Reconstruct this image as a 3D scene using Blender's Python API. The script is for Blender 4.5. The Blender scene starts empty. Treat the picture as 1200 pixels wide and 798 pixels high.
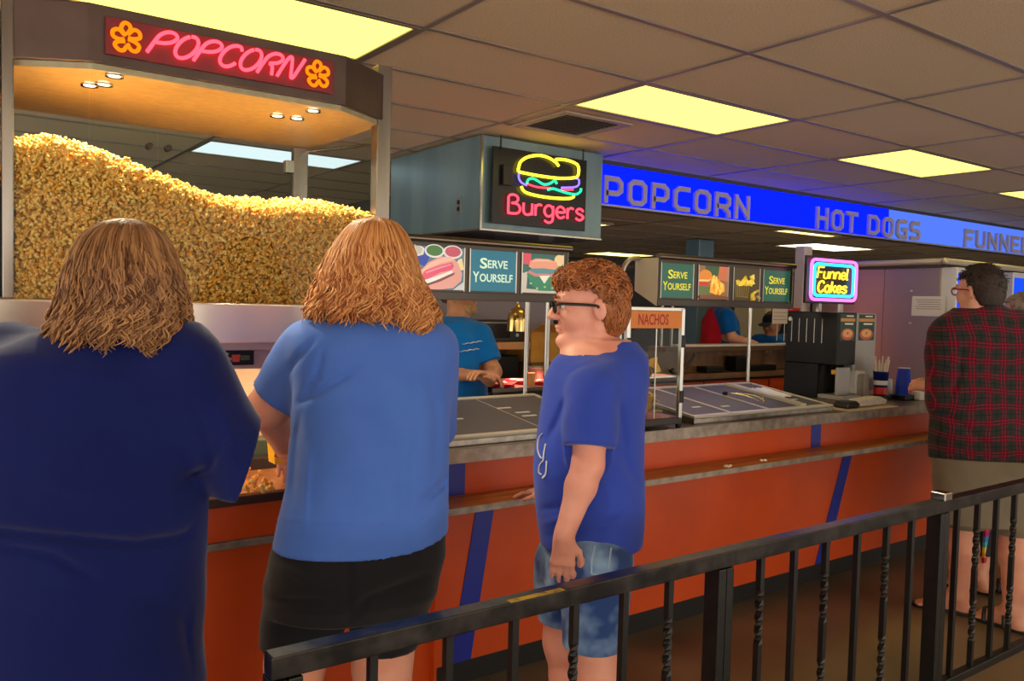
import bpy, math, random
import numpy as np
from math import sin, cos, pi, radians, sqrt
from mathutils import Vector, Matrix

random.seed(7)
np.random.seed(7)
SC = bpy.context.scene
COL = SC.collection

# ---------------------------------------------------------------- camera
FPX, YAW, PITCH, ROLL, EYE = 968.81, 0.947497536, -0.0452189, 0.0254366, 1.48
_f = np.array([cos(PITCH) * cos(YAW), cos(PITCH) * sin(YAW), sin(PITCH)])
_r = np.array([sin(YAW), -cos(YAW), 0.0])
_u = np.cross(_r, _f)
_r2 = cos(ROLL) * _r + sin(ROLL) * _u
_u2 = -sin(ROLL) * _r + cos(ROLL) * _u
CAM = np.array([0, 0, EYE])
cam_d = bpy.data.cameras.new('camera')
cam_d.sensor_width = 36.0
cam_d.lens = 36.0 * FPX / 1200.0
cam_d.clip_start = 0.05
cam_o = bpy.data.objects.new('camera', cam_d)
COL.objects.link(cam_o)
m = Matrix.Identity(4)
for i in range(3):
    m[i][0], m[i][1], m[i][2], m[i][3] = _r2[i], _u2[i], -_f[i], CAM[i]
cam_o.matrix_world = m
SC.camera = cam_o

# ---------------------------------------------------------------- world and exposure
PANEL = 2.4          # brightness of the ceiling light diffusers
w = bpy.data.worlds.new('world')
SC.world = w
w.use_nodes = True
w.node_tree.nodes['Background'].inputs[0].default_value = (1.0, 0.92, 0.82, 1)
w.node_tree.nodes['Background'].inputs[1].default_value = 2.6
SC.view_settings.view_transform = 'Standard'
SC.view_settings.look = 'None'
SC.view_settings.gamma = 1.0
SC.view_settings.use_curve_mapping = False
SC.view_settings.exposure = 0.0

# ---------------------------------------------------------------- measuring helpers
def ray(px, py):
    return _f + (px - 600) / FPX * _r2 - (py - 399) / FPX * _u2
def atY(px, py, Y):
    d = ray(px, py); return CAM + d * (Y / d[1])
def atX(px, py, X):
    d = ray(px, py); return CAM + d * (X / d[0])
def atZ(px, py, z):
    d = ray(px, py); return CAM + d * ((z - EYE) / d[2])
def atD(px, py, D):
    return CAM + ray(px, py) * D
V3 = lambda *a: np.array(a, float)

# ---------------------------------------------------------------- materials
def s2l(c):
    return tuple(((v / 255.0) / 12.92 if v / 255.0 <= 0.04045 else ((v / 255.0 + 0.055) / 1.055) ** 2.4) for v in c)
def rgba(c): return (*s2l(c), 1.0)
MATS = {}
def mat(name, col, rough=0.5, metal=0.0, col2=None, nscale=30.0, ndet=3.0, bump=0.0, bscale=None, spec=0.5,
        aniso=0.0, sheen=0.0, coat=0.0, stretch=(1, 1, 1), emis=None, estr=0.0, island=0.0, lo=0.35, hi=0.65):
    if name in MATS: return MATS[name]
    mt = bpy.data.materials.new(name); mt.use_nodes = True
    nt = mt.node_tree; b = nt.nodes['Principled BSDF']
    b.inputs['Base Color'].default_value = rgba(col)
    b.inputs['Roughness'].default_value = rough
    b.inputs['Metallic'].default_value = metal
    b.inputs['Specular IOR Level'].default_value = spec
    if sheen: b.inputs['Sheen Weight'].default_value = sheen
    if coat: b.inputs['Coat Weight'].default_value = coat
    if aniso:
        b.inputs['Anisotropic'].default_value = aniso; b.inputs['Anisotropic Rotation'].default_value = .25
        tg_ = nt.nodes.new('ShaderNodeTangent'); tg_.direction_type = 'RADIAL'; tg_.axis = 'Z'; nt.links.new(tg_.outputs[0], b.inputs['Tangent'])
    if emis is not None:
        b.inputs['Emission Color'].default_value = rgba(emis); b.inputs['Emission Strength'].default_value = estr
    tc = nt.nodes.new('ShaderNodeTexCoord'); mp = nt.nodes.new('ShaderNodeMapping')
    mp.inputs['Scale'].default_value = stretch
    nt.links.new(tc.outputs['Object'], mp.inputs['Vector'])
    if col2 is not None:
        n = nt.nodes.new('ShaderNodeTexNoise'); n.inputs['Scale'].default_value = nscale; n.inputs['Detail'].default_value = ndet
        nt.links.new(mp.outputs['Vector'], n.inputs['Vector'])
        r = nt.nodes.new('ShaderNodeValToRGB')
        r.color_ramp.elements[0].position = lo; r.color_ramp.elements[1].position = hi
        r.color_ramp.elements[0].color = rgba(col); r.color_ramp.elements[1].color = rgba(col2)
        src = n.outputs['Fac']
        if island:
            g = nt.nodes.new('ShaderNodeNewGeometry'); mx = nt.nodes.new('ShaderNodeMix')
            mx.inputs[0].default_value = island
            nt.links.new(n.outputs['Fac'], mx.inputs[2]); nt.links.new(g.outputs['Random Per Island'], mx.inputs[3])
            src = mx.outputs[0]
        nt.links.new(src, r.inputs['Fac']); nt.links.new(r.outputs['Color'], b.inputs['Base Color'])
    if bump:
        n2 = nt.nodes.new('ShaderNodeTexNoise'); n2.inputs['Scale'].default_value = bscale or nscale; n2.inputs['Detail'].default_value = 4
        nt.links.new(mp.outputs['Vector'], n2.inputs['Vector'])
        bp = nt.nodes.new('ShaderNodeBump'); bp.inputs['Strength'].default_value = bump; bp.inputs['Distance'].default_value = 0.01
        nt.links.new(n2.outputs['Fac'], bp.inputs['Height']); nt.links.new(bp.outputs['Normal'], b.inputs['Normal'])
    MATS[name] = mt
    return mt
def emit(name, col, s):
    if name in MATS: return MATS[name]
    mt = bpy.data.materials.new(name); mt.use_nodes = True; nt = mt.node_tree
    nt.nodes.remove(nt.nodes['Principled BSDF'])
    e = nt.nodes.new('ShaderNodeEmission'); e.inputs[0].default_value = (*col, 1); e.inputs[1].default_value = s
    nt.links.new(e.outputs[0], nt.nodes['Material Output'].inputs[0]); MATS[name] = mt
    return mt
def glass(name='clear_glass', tint=(0.93, 0.96, 0.95), ior=1.2):
    if name in MATS: return MATS[name]
    mt = bpy.data.materials.new(name); mt.use_nodes = True; nt = mt.node_tree
    nt.nodes.remove(nt.nodes['Principled BSDF'])
    t = nt.nodes.new('ShaderNodeBsdfTransparent'); t.inputs[0].default_value = (*tint, 1)
    g = nt.nodes.new('ShaderNodeBsdfGlossy'); g.inputs['Roughness'].default_value = 0.03
    fr = nt.nodes.new('ShaderNodeFresnel'); fr.inputs[0].default_value = ior
    mx = nt.nodes.new('ShaderNodeMixShader'); ge = nt.nodes.new('ShaderNodeNewGeometry')
    fc = nt.nodes.new('ShaderNodeMix'); nt.links.new(ge.outputs['Backfacing'], fc.inputs[0]); nt.links.new(fr.outputs[0], fc.inputs[2]); fc.inputs[3].default_value = 0.0
    nt.links.new(fc.outputs[0], mx.inputs[0]); nt.links.new(t.outputs[0], mx.inputs[1]); nt.links.new(g.outputs[0], mx.inputs[2])
    nt.links.new(mx.outputs[0], nt.nodes['Material Output'].inputs[0]); MATS[name] = mt
    return mt

# ---------------------------------------------------------------- object helpers
def fastmesh(name, verts, faces, smooth=True):
    """verts Nx3 array, faces list of tuples or Mx4 array"""
    me = bpy.data.meshes.new(name)
    verts = np.asarray(verts, np.float32)
    if isinstance(faces, np.ndarray):
        k = faces.shape[1]; F = len(faces)
        me.vertices.add(len(verts)); me.vertices.foreach_set('co', verts.ravel())
        me.loops.add(F * k); me.loops.foreach_set('vertex_index', faces.astype(np.int32).ravel())
        me.polygons.add(F)
        me.polygons.foreach_set('loop_start', np.arange(0, F * k, k, dtype=np.int32))
        me.polygons.foreach_set('loop_total', np.full(F, k, dtype=np.int32))
        me.update(calc_edges=True)
    else:
        me.from_pydata([tuple(map(float, v)) for v in verts], [], faces)
        me.update()
    me.polygons.foreach_set('use_smooth', np.full(len(me.polygons), smooth))
    return me
def tag(o, label=None, cat=None, group=None, kind=None):
    if label: o['label'] = label
    if cat: o['category'] = cat
    if group: o['group'] = group
    if kind: o['kind'] = kind
    return o
def thing(name, label, cat, loc, group=None, rz=0.0):
    o = bpy.data.objects.new(name, None); COL.objects.link(o)
    o.location = tuple(map(float, loc)); o.rotation_euler = (0, 0, rz); o.empty_display_size = 0.05
    return tag(o, label, cat, group)
def wmat(o):
    m = o.matrix_basis.copy()
    p = o.parent
    while p is not None:
        m = p.matrix_basis @ m; p = p.parent
    return m
class MB:
    """collects shapes given in world coordinates; build() links them as one mesh object"""
    def __init__(s): s.v = []; s.f = []; s.sm = []; s.mi = []; s.cm = 0
    def add(s, vs, fs, smooth=False):
        o = len(s.v); s.v.extend([tuple(map(float, p)) for p in vs])
        s.f.extend([tuple(i + o for i in f) for f in fs]); s.sm.extend([smooth] * len(fs)); s.mi.extend([s.cm] * len(fs)); return s
    def box(s, x0, x1, y0, y1, z0, z1):
        vs = [(x, y, z) for z in (z0, z1) for y in (y0, y1) for x in (x0, x1)]
        return s.add(vs, [(0, 2, 3, 1), (4, 5, 7, 6), (0, 1, 5, 4), (2, 6, 7, 3), (0, 4, 6, 2), (1, 3, 7, 5)])
    def obox(s, c, ax, ay, az):
        """oriented box: centre and three half-axis vectors"""
        c, ax, ay, az = map(np.asarray, (c, ax, ay, az))
        vs = [c + i * ax + j * ay + k * az for k in (-1, 1) for j in (-1, 1) for i in (-1, 1)]
        return s.add(vs, [(0, 2, 3, 1), (4, 5, 7, 6), (0, 1, 5, 4), (2, 6, 7, 3), (0, 4, 6, 2), (1, 3, 7, 5)])
    def prism(s, poly, o, u, v, n, d0, d1):
        o, u, v, n = map(lambda q: np.asarray(q, float), (o, u, v, n)); k = len(poly)
        vs = [o + a * u + b * v + d0 * n for a, b in poly] + [o + a * u + b * v + d1 * n for a, b in poly]
        fs = [tuple(range(k - 1, -1, -1)), tuple(range(k, 2 * k))] + [(i, (i + 1) % k, k + (i + 1) % k, k + i) for i in range(k)]
        return s.add(vs, fs)
    def tube(s, pts, r, n=8, closed=False, flat=None):
        P = [np.asarray(p, float) for p in pts]; k = len(P)
        R = [r] * k if np.isscalar(r) else list(r)
        T = []
        for i in range(k):
            a = P[(i - 1) % k] if (closed or i > 0) else P[i]; b = P[(i + 1) % k] if (closed or i < k - 1) else P[i]
            t = b - a; T.append(t / (np.linalg.norm(t) + 1e-12))
        ref = np.array([0, 0, 1.0]) if abs(T[0][2]) < 0.9 else np.array([1.0, 0, 0])
        N = np.cross(T[0], ref); N /= np.linalg.norm(N); vs = []
        for i in range(k):
            N = N - T[i] * (N @ T[i]); N /= (np.linalg.norm(N) + 1e-12); B = np.cross(T[i], N)
            for j in range(n):
                a = 2 * pi * j / n
                vs.append(P[i] + R[i] * (cos(a) * N + sin(a) * B * (flat or 1.0)))
        fs = []
        for i in range(k if closed else k - 1):
            i2 = (i + 1) % k
            for j in range(n):
                j2 = (j + 1) % n
                fs.append((i * n + j, i * n + j2, i2 * n + j2, i2 * n + j))
        s.add(vs, fs, True)
        if not closed:
            s.add([vs[j] for j in range(n)], [tuple(range(n - 1, -1, -1))]); s.add(vs[-n:], [tuple(range(n))])
        return s
    def lathe(s, prof, c, n=24, axis=(0, 0, 1), cap=True):
        a = np.asarray(axis, float); a /= np.linalg.norm(a)
        ref = np.array([1.0, 0, 0]) if abs(a[0]) < 0.9 else np.array([0, 1.0, 0])
        u = np.cross(a, ref); u /= np.linalg.norm(u); w_ = np.cross(a, u); c = np.asarray(c, float)
        vs = [c + r * (cos(2 * pi * j / n) * u + sin(2 * pi * j / n) * w_) + z * a for r, z in prof for j in range(n)]
        fs = [(i * n + j, i * n + (j + 1) % n, (i + 1) * n + (j + 1) % n, (i + 1) * n + j) for i in range(len(prof) - 1) for j in range(n)]
        s.add(vs, fs, True)
        if cap: s.add(vs[:n], [tuple(range(n - 1, -1, -1))]); s.add(vs[-n:], [tuple(range(n))])
        return s
    def ellipsoid(s, c, r, n=12, m_=8):
        c = np.asarray(c, float); vs = [(c[0], c[1], c[2] - r[2])]
        for i in range(1, m_):
            th = -pi / 2 + pi * i / m_
            vs += [(c[0] + r[0] * cos(th) * cos(2 * pi * j / n), c[1] + r[1] * cos(th) * sin(2 * pi * j / n), c[2] + r[2] * sin(th)) for j in range(n)]
        vs.append((c[0], c[1], c[2] + r[2])); e = len(vs) - 1
        fs = [(0, 1 + (j + 1) % n, 1 + j) for j in range(n)]
        for i in range(m_ - 2):
            fs += [(1 + i * n + j, 1 + i * n + (j + 1) % n, 1 + (i + 1) * n + (j + 1) % n, 1 + (i + 1) * n + j) for j in range(n)]
        b = 1 + (m_ - 2) * n
        fs += [(b + j, b + (j + 1) % n, e) for j in range(n)]
        return s.add(vs, fs, True)
    def sheet(s, poly, o, u, v):
        o, u, v = map(lambda q: np.asarray(q, float), (o, u, v))
        return s.add([o + a * u + b * v for a, b in poly], [tuple(range(len(poly)))])
    def stroke(s, pts, wd, o, u, v, n, d0, d1, closed=False):
        """thick mitred line in the plane (o,u,v), extruded along n from d0 to d1"""
        P = [np.array(p, float) for p in pts]; k = len(P); L = []; Rr = []
        for i in range(k):
            d1_ = P[i] - P[(i - 1) % k] if (closed or i > 0) else P[1] - P[0]
            d2_ = P[(i + 1) % k] - P[i] if (closed or i < k - 1) else P[-1] - P[-2]
            d1_ = d1_ / np.linalg.norm(d1_); d2_ = d2_ / np.linalg.norm(d2_)
            n1 = np.array([-d1_[1], d1_[0]]); n2 = np.array([-d2_[1], d2_[0]]); mm = n1 + n2; mm /= np.linalg.norm(mm)
            h = wd / 2 / max(0.35, mm @ n1)
            L.append(P[i] + mm * h); Rr.append(P[i] - mm * h)
        for i in range(k if closed else k - 1):
            j = (i + 1) % k
            s.prism([tuple(L[i]), tuple(Rr[i]), tuple(Rr[j]), tuple(L[j])], o, u, v, n, d0, d1)
        return s
    def build(s, name, m, parent=None, bevel=0.0, kind=None, label=None, origin=None, mats=None):
        vs = np.array(s.v, float)
        if parent is not None:
            iv = np.array(wmat(parent).inverted()); vs = vs @ iv[:3, :3].T + iv[:3, 3]; loc = None
        else:
            loc = np.array(origin if origin is not None else [(vs[:, 0].min() + vs[:, 0].max()) / 2, (vs[:, 1].min() + vs[:, 1].max()) / 2, vs[:, 2].min()])
            vs = vs - loc
        me = bpy.data.meshes.new(name); me.from_pydata([tuple(p) for p in vs], [], s.f); me.update()
        me.polygons.foreach_set('use_smooth', s.sm)
        for q in (mats or [m]): me.materials.append(q)
        if mats: me.polygons.foreach_set('material_index', s.mi)
        o = bpy.data.objects.new(name, me); COL.objects.link(o)
        if parent is not None: o.parent = parent
        else: o.location = tuple(loc)
        if bevel:
            bm = o.modifiers.new('bevel', 'BEVEL'); bm.width = bevel; bm.segments = 2; bm.limit_method = 'ANGLE'
        return tag(o, label, None, None, kind)
def struct(mb, name, m, bevel=0.0):
    return mb.build(name, m, kind='structure', bevel=bevel)
def copy_tree(o, parent=None):
    c = o.copy(); COL.objects.link(c)
    if parent is not None: c.parent = parent
    for ch in list(o.children): copy_tree(ch, c)
    return c
def spline(pts, per=6, closed=False):
    P = [np.array(p, float) for p in pts]; k = len(P); out = []
    g = lambda i: P[i % k] if closed else P[min(max(i, 0), k - 1)]
    for i in range(k if closed else k - 1):
        p0, p1, p2, p3 = g(i - 1), g(i), g(i + 1), g(i + 2)
        for j in range(per):
            t = j / per
            out.append(0.5 * (2 * p1 + (p2 - p0) * t + (2 * p0 - 5 * p1 + 4 * p2 - p3) * t * t + (3 * p1 - p0 - 3 * p2 + p3) * t ** 3))
    if not closed: out.append(P[-1])
    return out
def text(name, s, o, u, v, n, h, m, parent, bold=0.0, depth=0.001, width=None, center=False):
    """flat lettering standing on the plane (o,u,v); h = capital height"""
    cu = bpy.data.curves.new(name, 'FONT'); cu.body = s; cu.size = 1.0; cu.offset = bold; cu.extrude = 0.0; cu.resolution_u = 3
    ob = bpy.data.objects.new(name, cu); COL.objects.link(ob)
    dg = bpy.context.evaluated_depsgraph_get(); ev = ob.evaluated_get(dg)
    me0 = bpy.data.meshes.new_from_object(ev)
    vs = np.array([p.co[:] for p in me0.vertices]); fs = [tuple(p.vertices) for p in me0.polygons]
    bpy.data.objects.remove(ob); bpy.data.curves.remove(cu); bpy.data.meshes.remove(me0)
    x0, x1 = vs[:, 0].min(), vs[:, 0].max()
    k = h / 0.70; kx = (width / (x1 - x0)) if width else k
    o, u, v, n = map(lambda q: np.asarray(q, float), (o, u, v, n))
    xx = (vs[:, 0] - (x0 + x1) / 2 * (1 if center else 0) - (0 if center else x0)) * kx
    P = o + np.outer(xx, u) + np.outer(vs[:, 1] * k, v) + depth * n
    mb = MB(); mb.add(P, fs)
    return mb.build(name, m, parent)
# ---------------------------------------------------------------- smooth bodies: blended shapes turned into one surface
class Blob:
    def __init__(s): s.p = []; s.cuts = []
    def add(s, fn, lo, hi, k=0.02, op='u'):
        s.p.append((fn, np.minimum(lo, hi), np.maximum(lo, hi), k, op)); return s
    def cone(s, a, b, ra, rb, k=0.02, op='u'):
        a = np.asarray(a, float); b = np.asarray(b, float); ab = b - a; L = max(ab @ ab, 1e-9)
        def fn(X, Y, Z):
            t = np.clip(((X - a[0]) * ab[0] + (Y - a[1]) * ab[1] + (Z - a[2]) * ab[2]) / L, 0, 1)
            return np.sqrt((X - a[0] - t * ab[0]) ** 2 + (Y - a[1] - t * ab[1]) ** 2 + (Z - a[2] - t * ab[2]) ** 2) - (ra + (rb - ra) * t)
        R = max(ra, rb)
        return s.add(fn, np.minimum(a, b) - R, np.maximum(a, b) + R, k, op)
    def chain(s, pts, rs, k=0.02):
        for i in range(len(pts) - 1): s.cone(pts[i], pts[i + 1], rs[i], rs[i + 1], k)
        return s
    def ell(s, c, r, axes=None, k=0.02, op='u'):
        c = np.asarray(c, float); r = np.asarray(r, float); A = np.eye(3) if axes is None else np.asarray(axes, float)
        m = r.min()
        def fn(X, Y, Z):
            x, y, z = X - c[0], Y - c[1], Z - c[2]
            q = [(x * A[i][0] + y * A[i][1] + z * A[i][2]) / r[i] for i in range(3)]
            k0 = np.sqrt(q[0] ** 2 + q[1] ** 2 + q[2] ** 2) + 1e-6
            k1 = np.sqrt((q[0] / r[0]) ** 2 + (q[1] / r[1]) ** 2 + (q[2] / r[2]) ** 2) + 1e-6
            return k0 * (k0 - 1) / k1
        R = r.max()
        return s.add(fn, c - R, c + R, k, op)
    def stack(s, lev, yaw, k=0.02, pw=2.3, zpad=0.0):
        """upright soft tube through levels (z, cx, cy, half width, half depth); width runs along yaw+90"""
        lev = sorted(lev); Z0 = np.array([l[0] for l in lev]); ca, sa = cos(yaw), sin(yaw)
        cols = [np.array([l[i] for l in lev]) for i in (1, 2, 3, 4)]
        zf = np.linspace(Z0[0], Z0[-1], 80)
        cf = []
        for c_ in cols:
            q = np.interp(zf, Z0, c_); kk = np.array([1, 2, 3, 2, 1]) / 9.0
            q2 = np.convolve(np.pad(q, 2, mode='edge'), kk, 'valid'); cf.append(q2)
        def fn(X, Y, Z):
            zz = np.clip(Z, Z0[0], Z0[-1])
            cx, cy, a, b = [np.interp(zz, zf, c_) for c_ in cf]
            x, y = X - cx, Y - cy
            dep = np.abs(x * ca + y * sa) / b; wid = np.abs(-x * sa + y * ca) / a
            q = (dep ** pw + wid ** pw + 1e-9) ** (1 / pw)
            d = (q - 1) * np.minimum(a, b)
            dz = np.maximum(Z - Z0[-1], Z0[0] - Z)
            return np.where(dz > 0, np.maximum(d, dz), d) if zpad == 0 else np.maximum(d, dz)
        R = max(max(l[3], l[4]) for l in lev) + 0.02
        lo = np.array([min(l[1] for l in lev) - R, min(l[2] for l in lev) - R, Z0[0]]); hi = np.array([max(l[1] for l in lev) + R, max(l[2] for l in lev) + R, Z0[-1]])
        return s.add(fn, lo, hi, k)
    def cut(s, fn): s.cuts.append(fn); return s     # keep only where fn <= 0
    def plane(s, o, n):
        o = np.asarray(o, float); n = np.asarray(n, float); n = n / np.linalg.norm(n)
        return s.cut(lambda X, Y, Z: (X - o[0]) * n[0] + (Y - o[1]) * n[1] + (Z - o[2]) * n[2])
    def surf(s, res, warp=None):
        U = [q for q in s.p if q[4] == 'u']
        lo = np.min([q[1] for q in U], 0) - 4 * res; hi = np.max([q[2] for q in U], 0) + 4 * res
        n = np.ceil((hi - lo) / res).astype(int) + 1
        ax = [(lo[i] + np.arange(n[i]) * res).astype(np.float32) for i in range(3)]
        V = np.full(n, 0.5, np.float32)
        for fn, l, h, k, op in s.p:
            pad = k + 3 * res + (0.02 if warp else 0)
            i0 = np.clip(np.floor((l - pad - lo) / res).astype(int), 0, n - 1); i1 = np.clip(np.ceil((h + pad - lo) / res).astype(int) + 1, 1, n)
            sl = tuple(slice(i0[i], i1[i]) for i in range(3))
            X = ax[0][sl[0]][:, None, None]; Y = ax[1][sl[1]][None, :, None]; Z = ax[2][sl[2]][None, None, :]
            d = fn(X, Y, Z).astype(np.float32); a = V[sl]
            if op == 'u':
                hh = np.maximum(k - np.abs(a - d), 0) / k; V[sl] = np.minimum(a, d) - hh * hh * k * 0.25
            else:
                d = -d; hh = np.maximum(k - np.abs(a - d), 0) / k; V[sl] = np.maximum(a, d) + hh * hh * k * 0.25
        X = ax[0][:, None, None]; Y = ax[1][None, :, None]; Z = ax[2][None, None, :]
        if warp is not None: V = V + warp(X, Y, Z).astype(np.float32)
        for c in s.cuts: V = np.maximum(V, c(X, Y, Z).astype(np.float32))
        for i in range(3):
            ix = [slice(None)] * 3; ix[i] = 0; V[tuple(ix)] = 0.5; ix[i] = -1; V[tuple(ix)] = 0.5
        I = V < 0
        c8 = sum(I[a:n[0] - 1 + a, b:n[1] - 1 + b, c:n[2] - 1 + c].astype(np.int8) for a in (0, 1) for b in (0, 1) for c in (0, 1))
        act = (c8 > 0) & (c8 < 8); idx = np.argwhere(act); N = len(idx)
        cid = np.full(act.shape, -1, np.int32); cid[act] = np.arange(N)
        off = np.array([(a, b, c) for a in (0, 1) for b in (0, 1) for c in (0, 1)])
        g = np.stack([V[idx[:, 0] + o[0], idx[:, 1] + o[1], idx[:, 2] + o[2]] for o in off], 1)
        pos = np.zeros((N, 3)); cnt = np.zeros(N)
        for a in range(8):
            for b in range(a + 1, 8):
                if np.abs(off[a] - off[b]).sum() != 1: continue
                mk = (g[:, a] < 0) != (g[:, b] < 0)
                t = g[mk, a] / (g[mk, a] - g[mk, b])
                pos[mk] += off[a] + t[:, None] * (off[b] - off[a]); cnt[mk] += 1
        v = lo + (idx + pos / cnt[:, None]) * res
        F = []
        for axn in range(3):
            sl0 = [slice(1, n[i] - 1) for i in range(3)]; sl0[axn] = slice(0, n[axn] - 1); sl1 = list(sl0); sl1[axn] = slice(1, n[axn])
            A = I[tuple(sl0)]; B = I[tuple(sl1)]
            e = np.argwhere(A != B); flip = A[A != B]
            e = e + np.array([0 if i == axn else 1 for i in range(3)])
            o1, o2 = [i for i in range(3) if i != axn]
            def cc(d1, d2):
                q = e.copy(); q[:, o1] += d1; q[:, o2] += d2; return cid[q[:, 0], q[:, 1], q[:, 2]]
            quad = np.stack([cc(-1, -1), cc(0, -1), cc(0, 0), cc(-1, 0)], 1)
            if axn == 1: flip = ~flip
            quad[~flip] = quad[~flip][:, ::-1]
            F.append(quad)
        return v, np.concatenate(F)
    def build(s, name, m, parent, res=0.006, warp=None, label=None):
        v, f = s.surf(res, warp)
        iv = np.array(wmat(parent).inverted()); v = v @ iv[:3, :3].T + iv[:3, 3]
        me = fastmesh(name, v, f, True); me.materials.append(m)
        o = bpy.data.objects.new(name, me); COL.objects.link(o); o.parent = parent
        return tag(o, label)

def nrm(v): v = np.asarray(v, float); return v / (np.linalg.norm(v) + 1e-12)
def frame(yaw, pitch=0.0, tilt=0.0):
    """facing, left and up directions of a head"""
    f = np.array([cos(yaw) * cos(pitch), sin(yaw) * cos(pitch), sin(pitch)]); l = np.array([-sin(yaw), cos(yaw), 0.0]); u = np.cross(f, l)
    return f, cos(tilt) * l + sin(tilt) * u, cos(tilt) * u - sin(tilt) * l

def add_head(B, c, F, s=1.0, chub=0.0, neck=None, rn=0.055):
    f, l, u = F; P = lambda a, b, d: c + s * (a * f + b * l + d * u); A = [f, l, u]; S = lambda *r: s * np.array(r)
    B.ell(P(-.014, 0, .032), S(.097, .076, .088), A, .02)
    B.ell(P(.030, 0, -.030), S(.062, .060 + chub, .082), A, .025)
    B.ell(P(.045, 0, .03), S(.050, .058, .055), A, .02)
    for q in (-1, 1):
        B.cone(P(-.012, q * (.052 + chub * .6), -.055), P(.052, q * .018, -.094), s * .024, s * .019, .02)
        B.ell(P(.052, q * (.040 + chub * .5), -.028), S(.034, .026, .030), A, .02)
        B.ell(P(-.016, q * (.082 + chub * .4), -.004), S(.020, .009, .032), [nrm(f - .40 * q * l), nrm(l + .40 * q * f), nrm(u - .2 * f)], .005); B.ell(P(-.008, q * (.091 + chub * .4), -.002), S(.010, .006, .016), [nrm(f - .4 * q * l), nrm(l + .4 * q * f), u], .004, 's')
        B.cone(P(.084, q * .044, .024), P(.094, q * .010, .022), s * .010, s * .009, .012)
    B.ell(P(.078, 0, -.098), S(.023, .025, .020), A, .02)
    B.cone(P(.092, 0, .018), P(.114, 0, -.022), s * .0085, s * .0125, .012)
    for q in (-1, 1): B.ell(P(.102, q * .0125, -.027), S(.012, .008, .009), A, .006)
    B.ell(P(.090, 0, -.054), S(.013, .021, .0065), A, .006); B.ell(P(.087, 0, -.066), S(.013, .019, .0075), A, .006)
    for q in (-1, 1): B.ell(P(.098, q * .031, .006), S(.014, .016, .011), A, .012, 's')
    if chub: B.ell(P(.02, 0, -.098), S(.05, .045, .028), A, .03)
    if neck is not None: B.cone(P(-.018, 0, -.05), neck, s * rn, rn * 1.08, .035)
def face_parts(root, c, F, s=1.0, iris=(70, 50, 35), brow=(110, 60, 30), lipc=(170, 75, 75)):
    f, l, u = F; P = lambda a, b, d: c + s * (a * f + b * l + d * u)
    for q in (-1, 1):
        mb = MB(); mb.lathe([(s * .0118 * sin(pi * i / 8), -s * .0118 * cos(pi * i / 8)) for i in range(9)], P(.0800, q * .031, .006), 14, f, cap=False)
        e = mb.build('eye', mat('eye_white', (225, 218, 212), .2), root)
        mb = MB(); mb.lathe([(.0001, s * .0122), (s * .0045, s * .0117), (s * .0057, s * .0104)], P(.0800, q * .031, .006), 14, f, cap=False)
        mb.build('iris', mat('iris_%d' % iris[0], iris, .2), e)
        mb = MB(); mb.tube(spline([P(.0925, q * .046, .028), P(.099, q * .032, .035), P(.102, q * .015, .030)], 4), [s * .0018] * 3 + [s * .0036] * 3 + [s * .003] * 3, 6)
        mb.build('eyebrow', mat('brow_%d_%d' % brow[:2], brow, .7), root)
    mb = MB()
    for zc, hh in ((-.0545, .0050), (-.0640, .0058)):
        mb.tube([P(.0885 - abs(t) * 9 * t * t * .6, t, zc + (.0025 if zc > -.06 else -.001) * (1 - abs(t) / .02)) for t in (-.021, -.014, -.007, 0, .007, .014, .021)],
                [s * .001, s * hh * .8, s * hh, s * hh * 1.05, s * hh, s * hh * .8, s * .001], 8)
    mb.build('lips', mat('lips_%d' % lipc[0], lipc, .45), root)

def add_hand(B, w0, d, nrml, L=0.18, curl=0.35, side=1, spread=0.12, fold=None, k=0.006):
    """palm and five fingers from the wrist; d = direction of the palm, nrml = back of the hand, side = which way the thumb leaves"""
    d = nrm(d); nrml = nrm(np.asarray(nrml) - (np.asarray(nrml) @ d) * d); a = np.cross(d, nrml) * side; q = L / 0.18
    kn = [w0 + q * (.088 * d + x * a) for x in (.028, .010, -.009, -.026)]
    B.cone(w0 - .012 * d, w0 + .03 * q * d, .023 * q, .024 * q, .02)
    for i in range(4):
        B.cone(w0 + q * (.022 * d + (.016, .006, -.005, -.014)[i] * a), kn[i], .016 * q, .0115 * q, .014)
    lens = (.044, .049, .046, .036); cur = fold if fold else [curl] * 4
    for i in range(4):
        p = kn[i]; dd = nrm(d + spread * (.9, .3, -.3, -.9)[i] * a); ang = 0
        for j in range(3):
            ang += cur[i] * (0.8, 1.0, .8)[j]
            v = cos(ang) * dd - sin(ang) * nrml
            ln = lens[i] * q * (1.0, .68, .52)[j]; r0 = q * (.0095, .0085, .0078)[j]
            B.cone(p, p + ln * v, r0, r0 * .9, .003 if j else .008); p = p + ln * v
    t0 = w0 + q * (.026 * d + .018 * a - .004 * nrml); t1 = t0 + q * .040 * nrm(.72 * d + .72 * a - .25 * nrml); t2 = t1 + q * .032 * nrm(.95 * d + .25 * a - .3 * nrml); t3 = t2 + q * .024 * nrm(1.0 * d + .0 * a - .35 * nrml)
    B.cone(t0, t1, .0155 * q, .0115 * q, .012); B.cone(t1, t2, .0108 * q, .0095 * q, .004); B.cone(t2, t3, .0095 * q, .0080 * q, .003)
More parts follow.
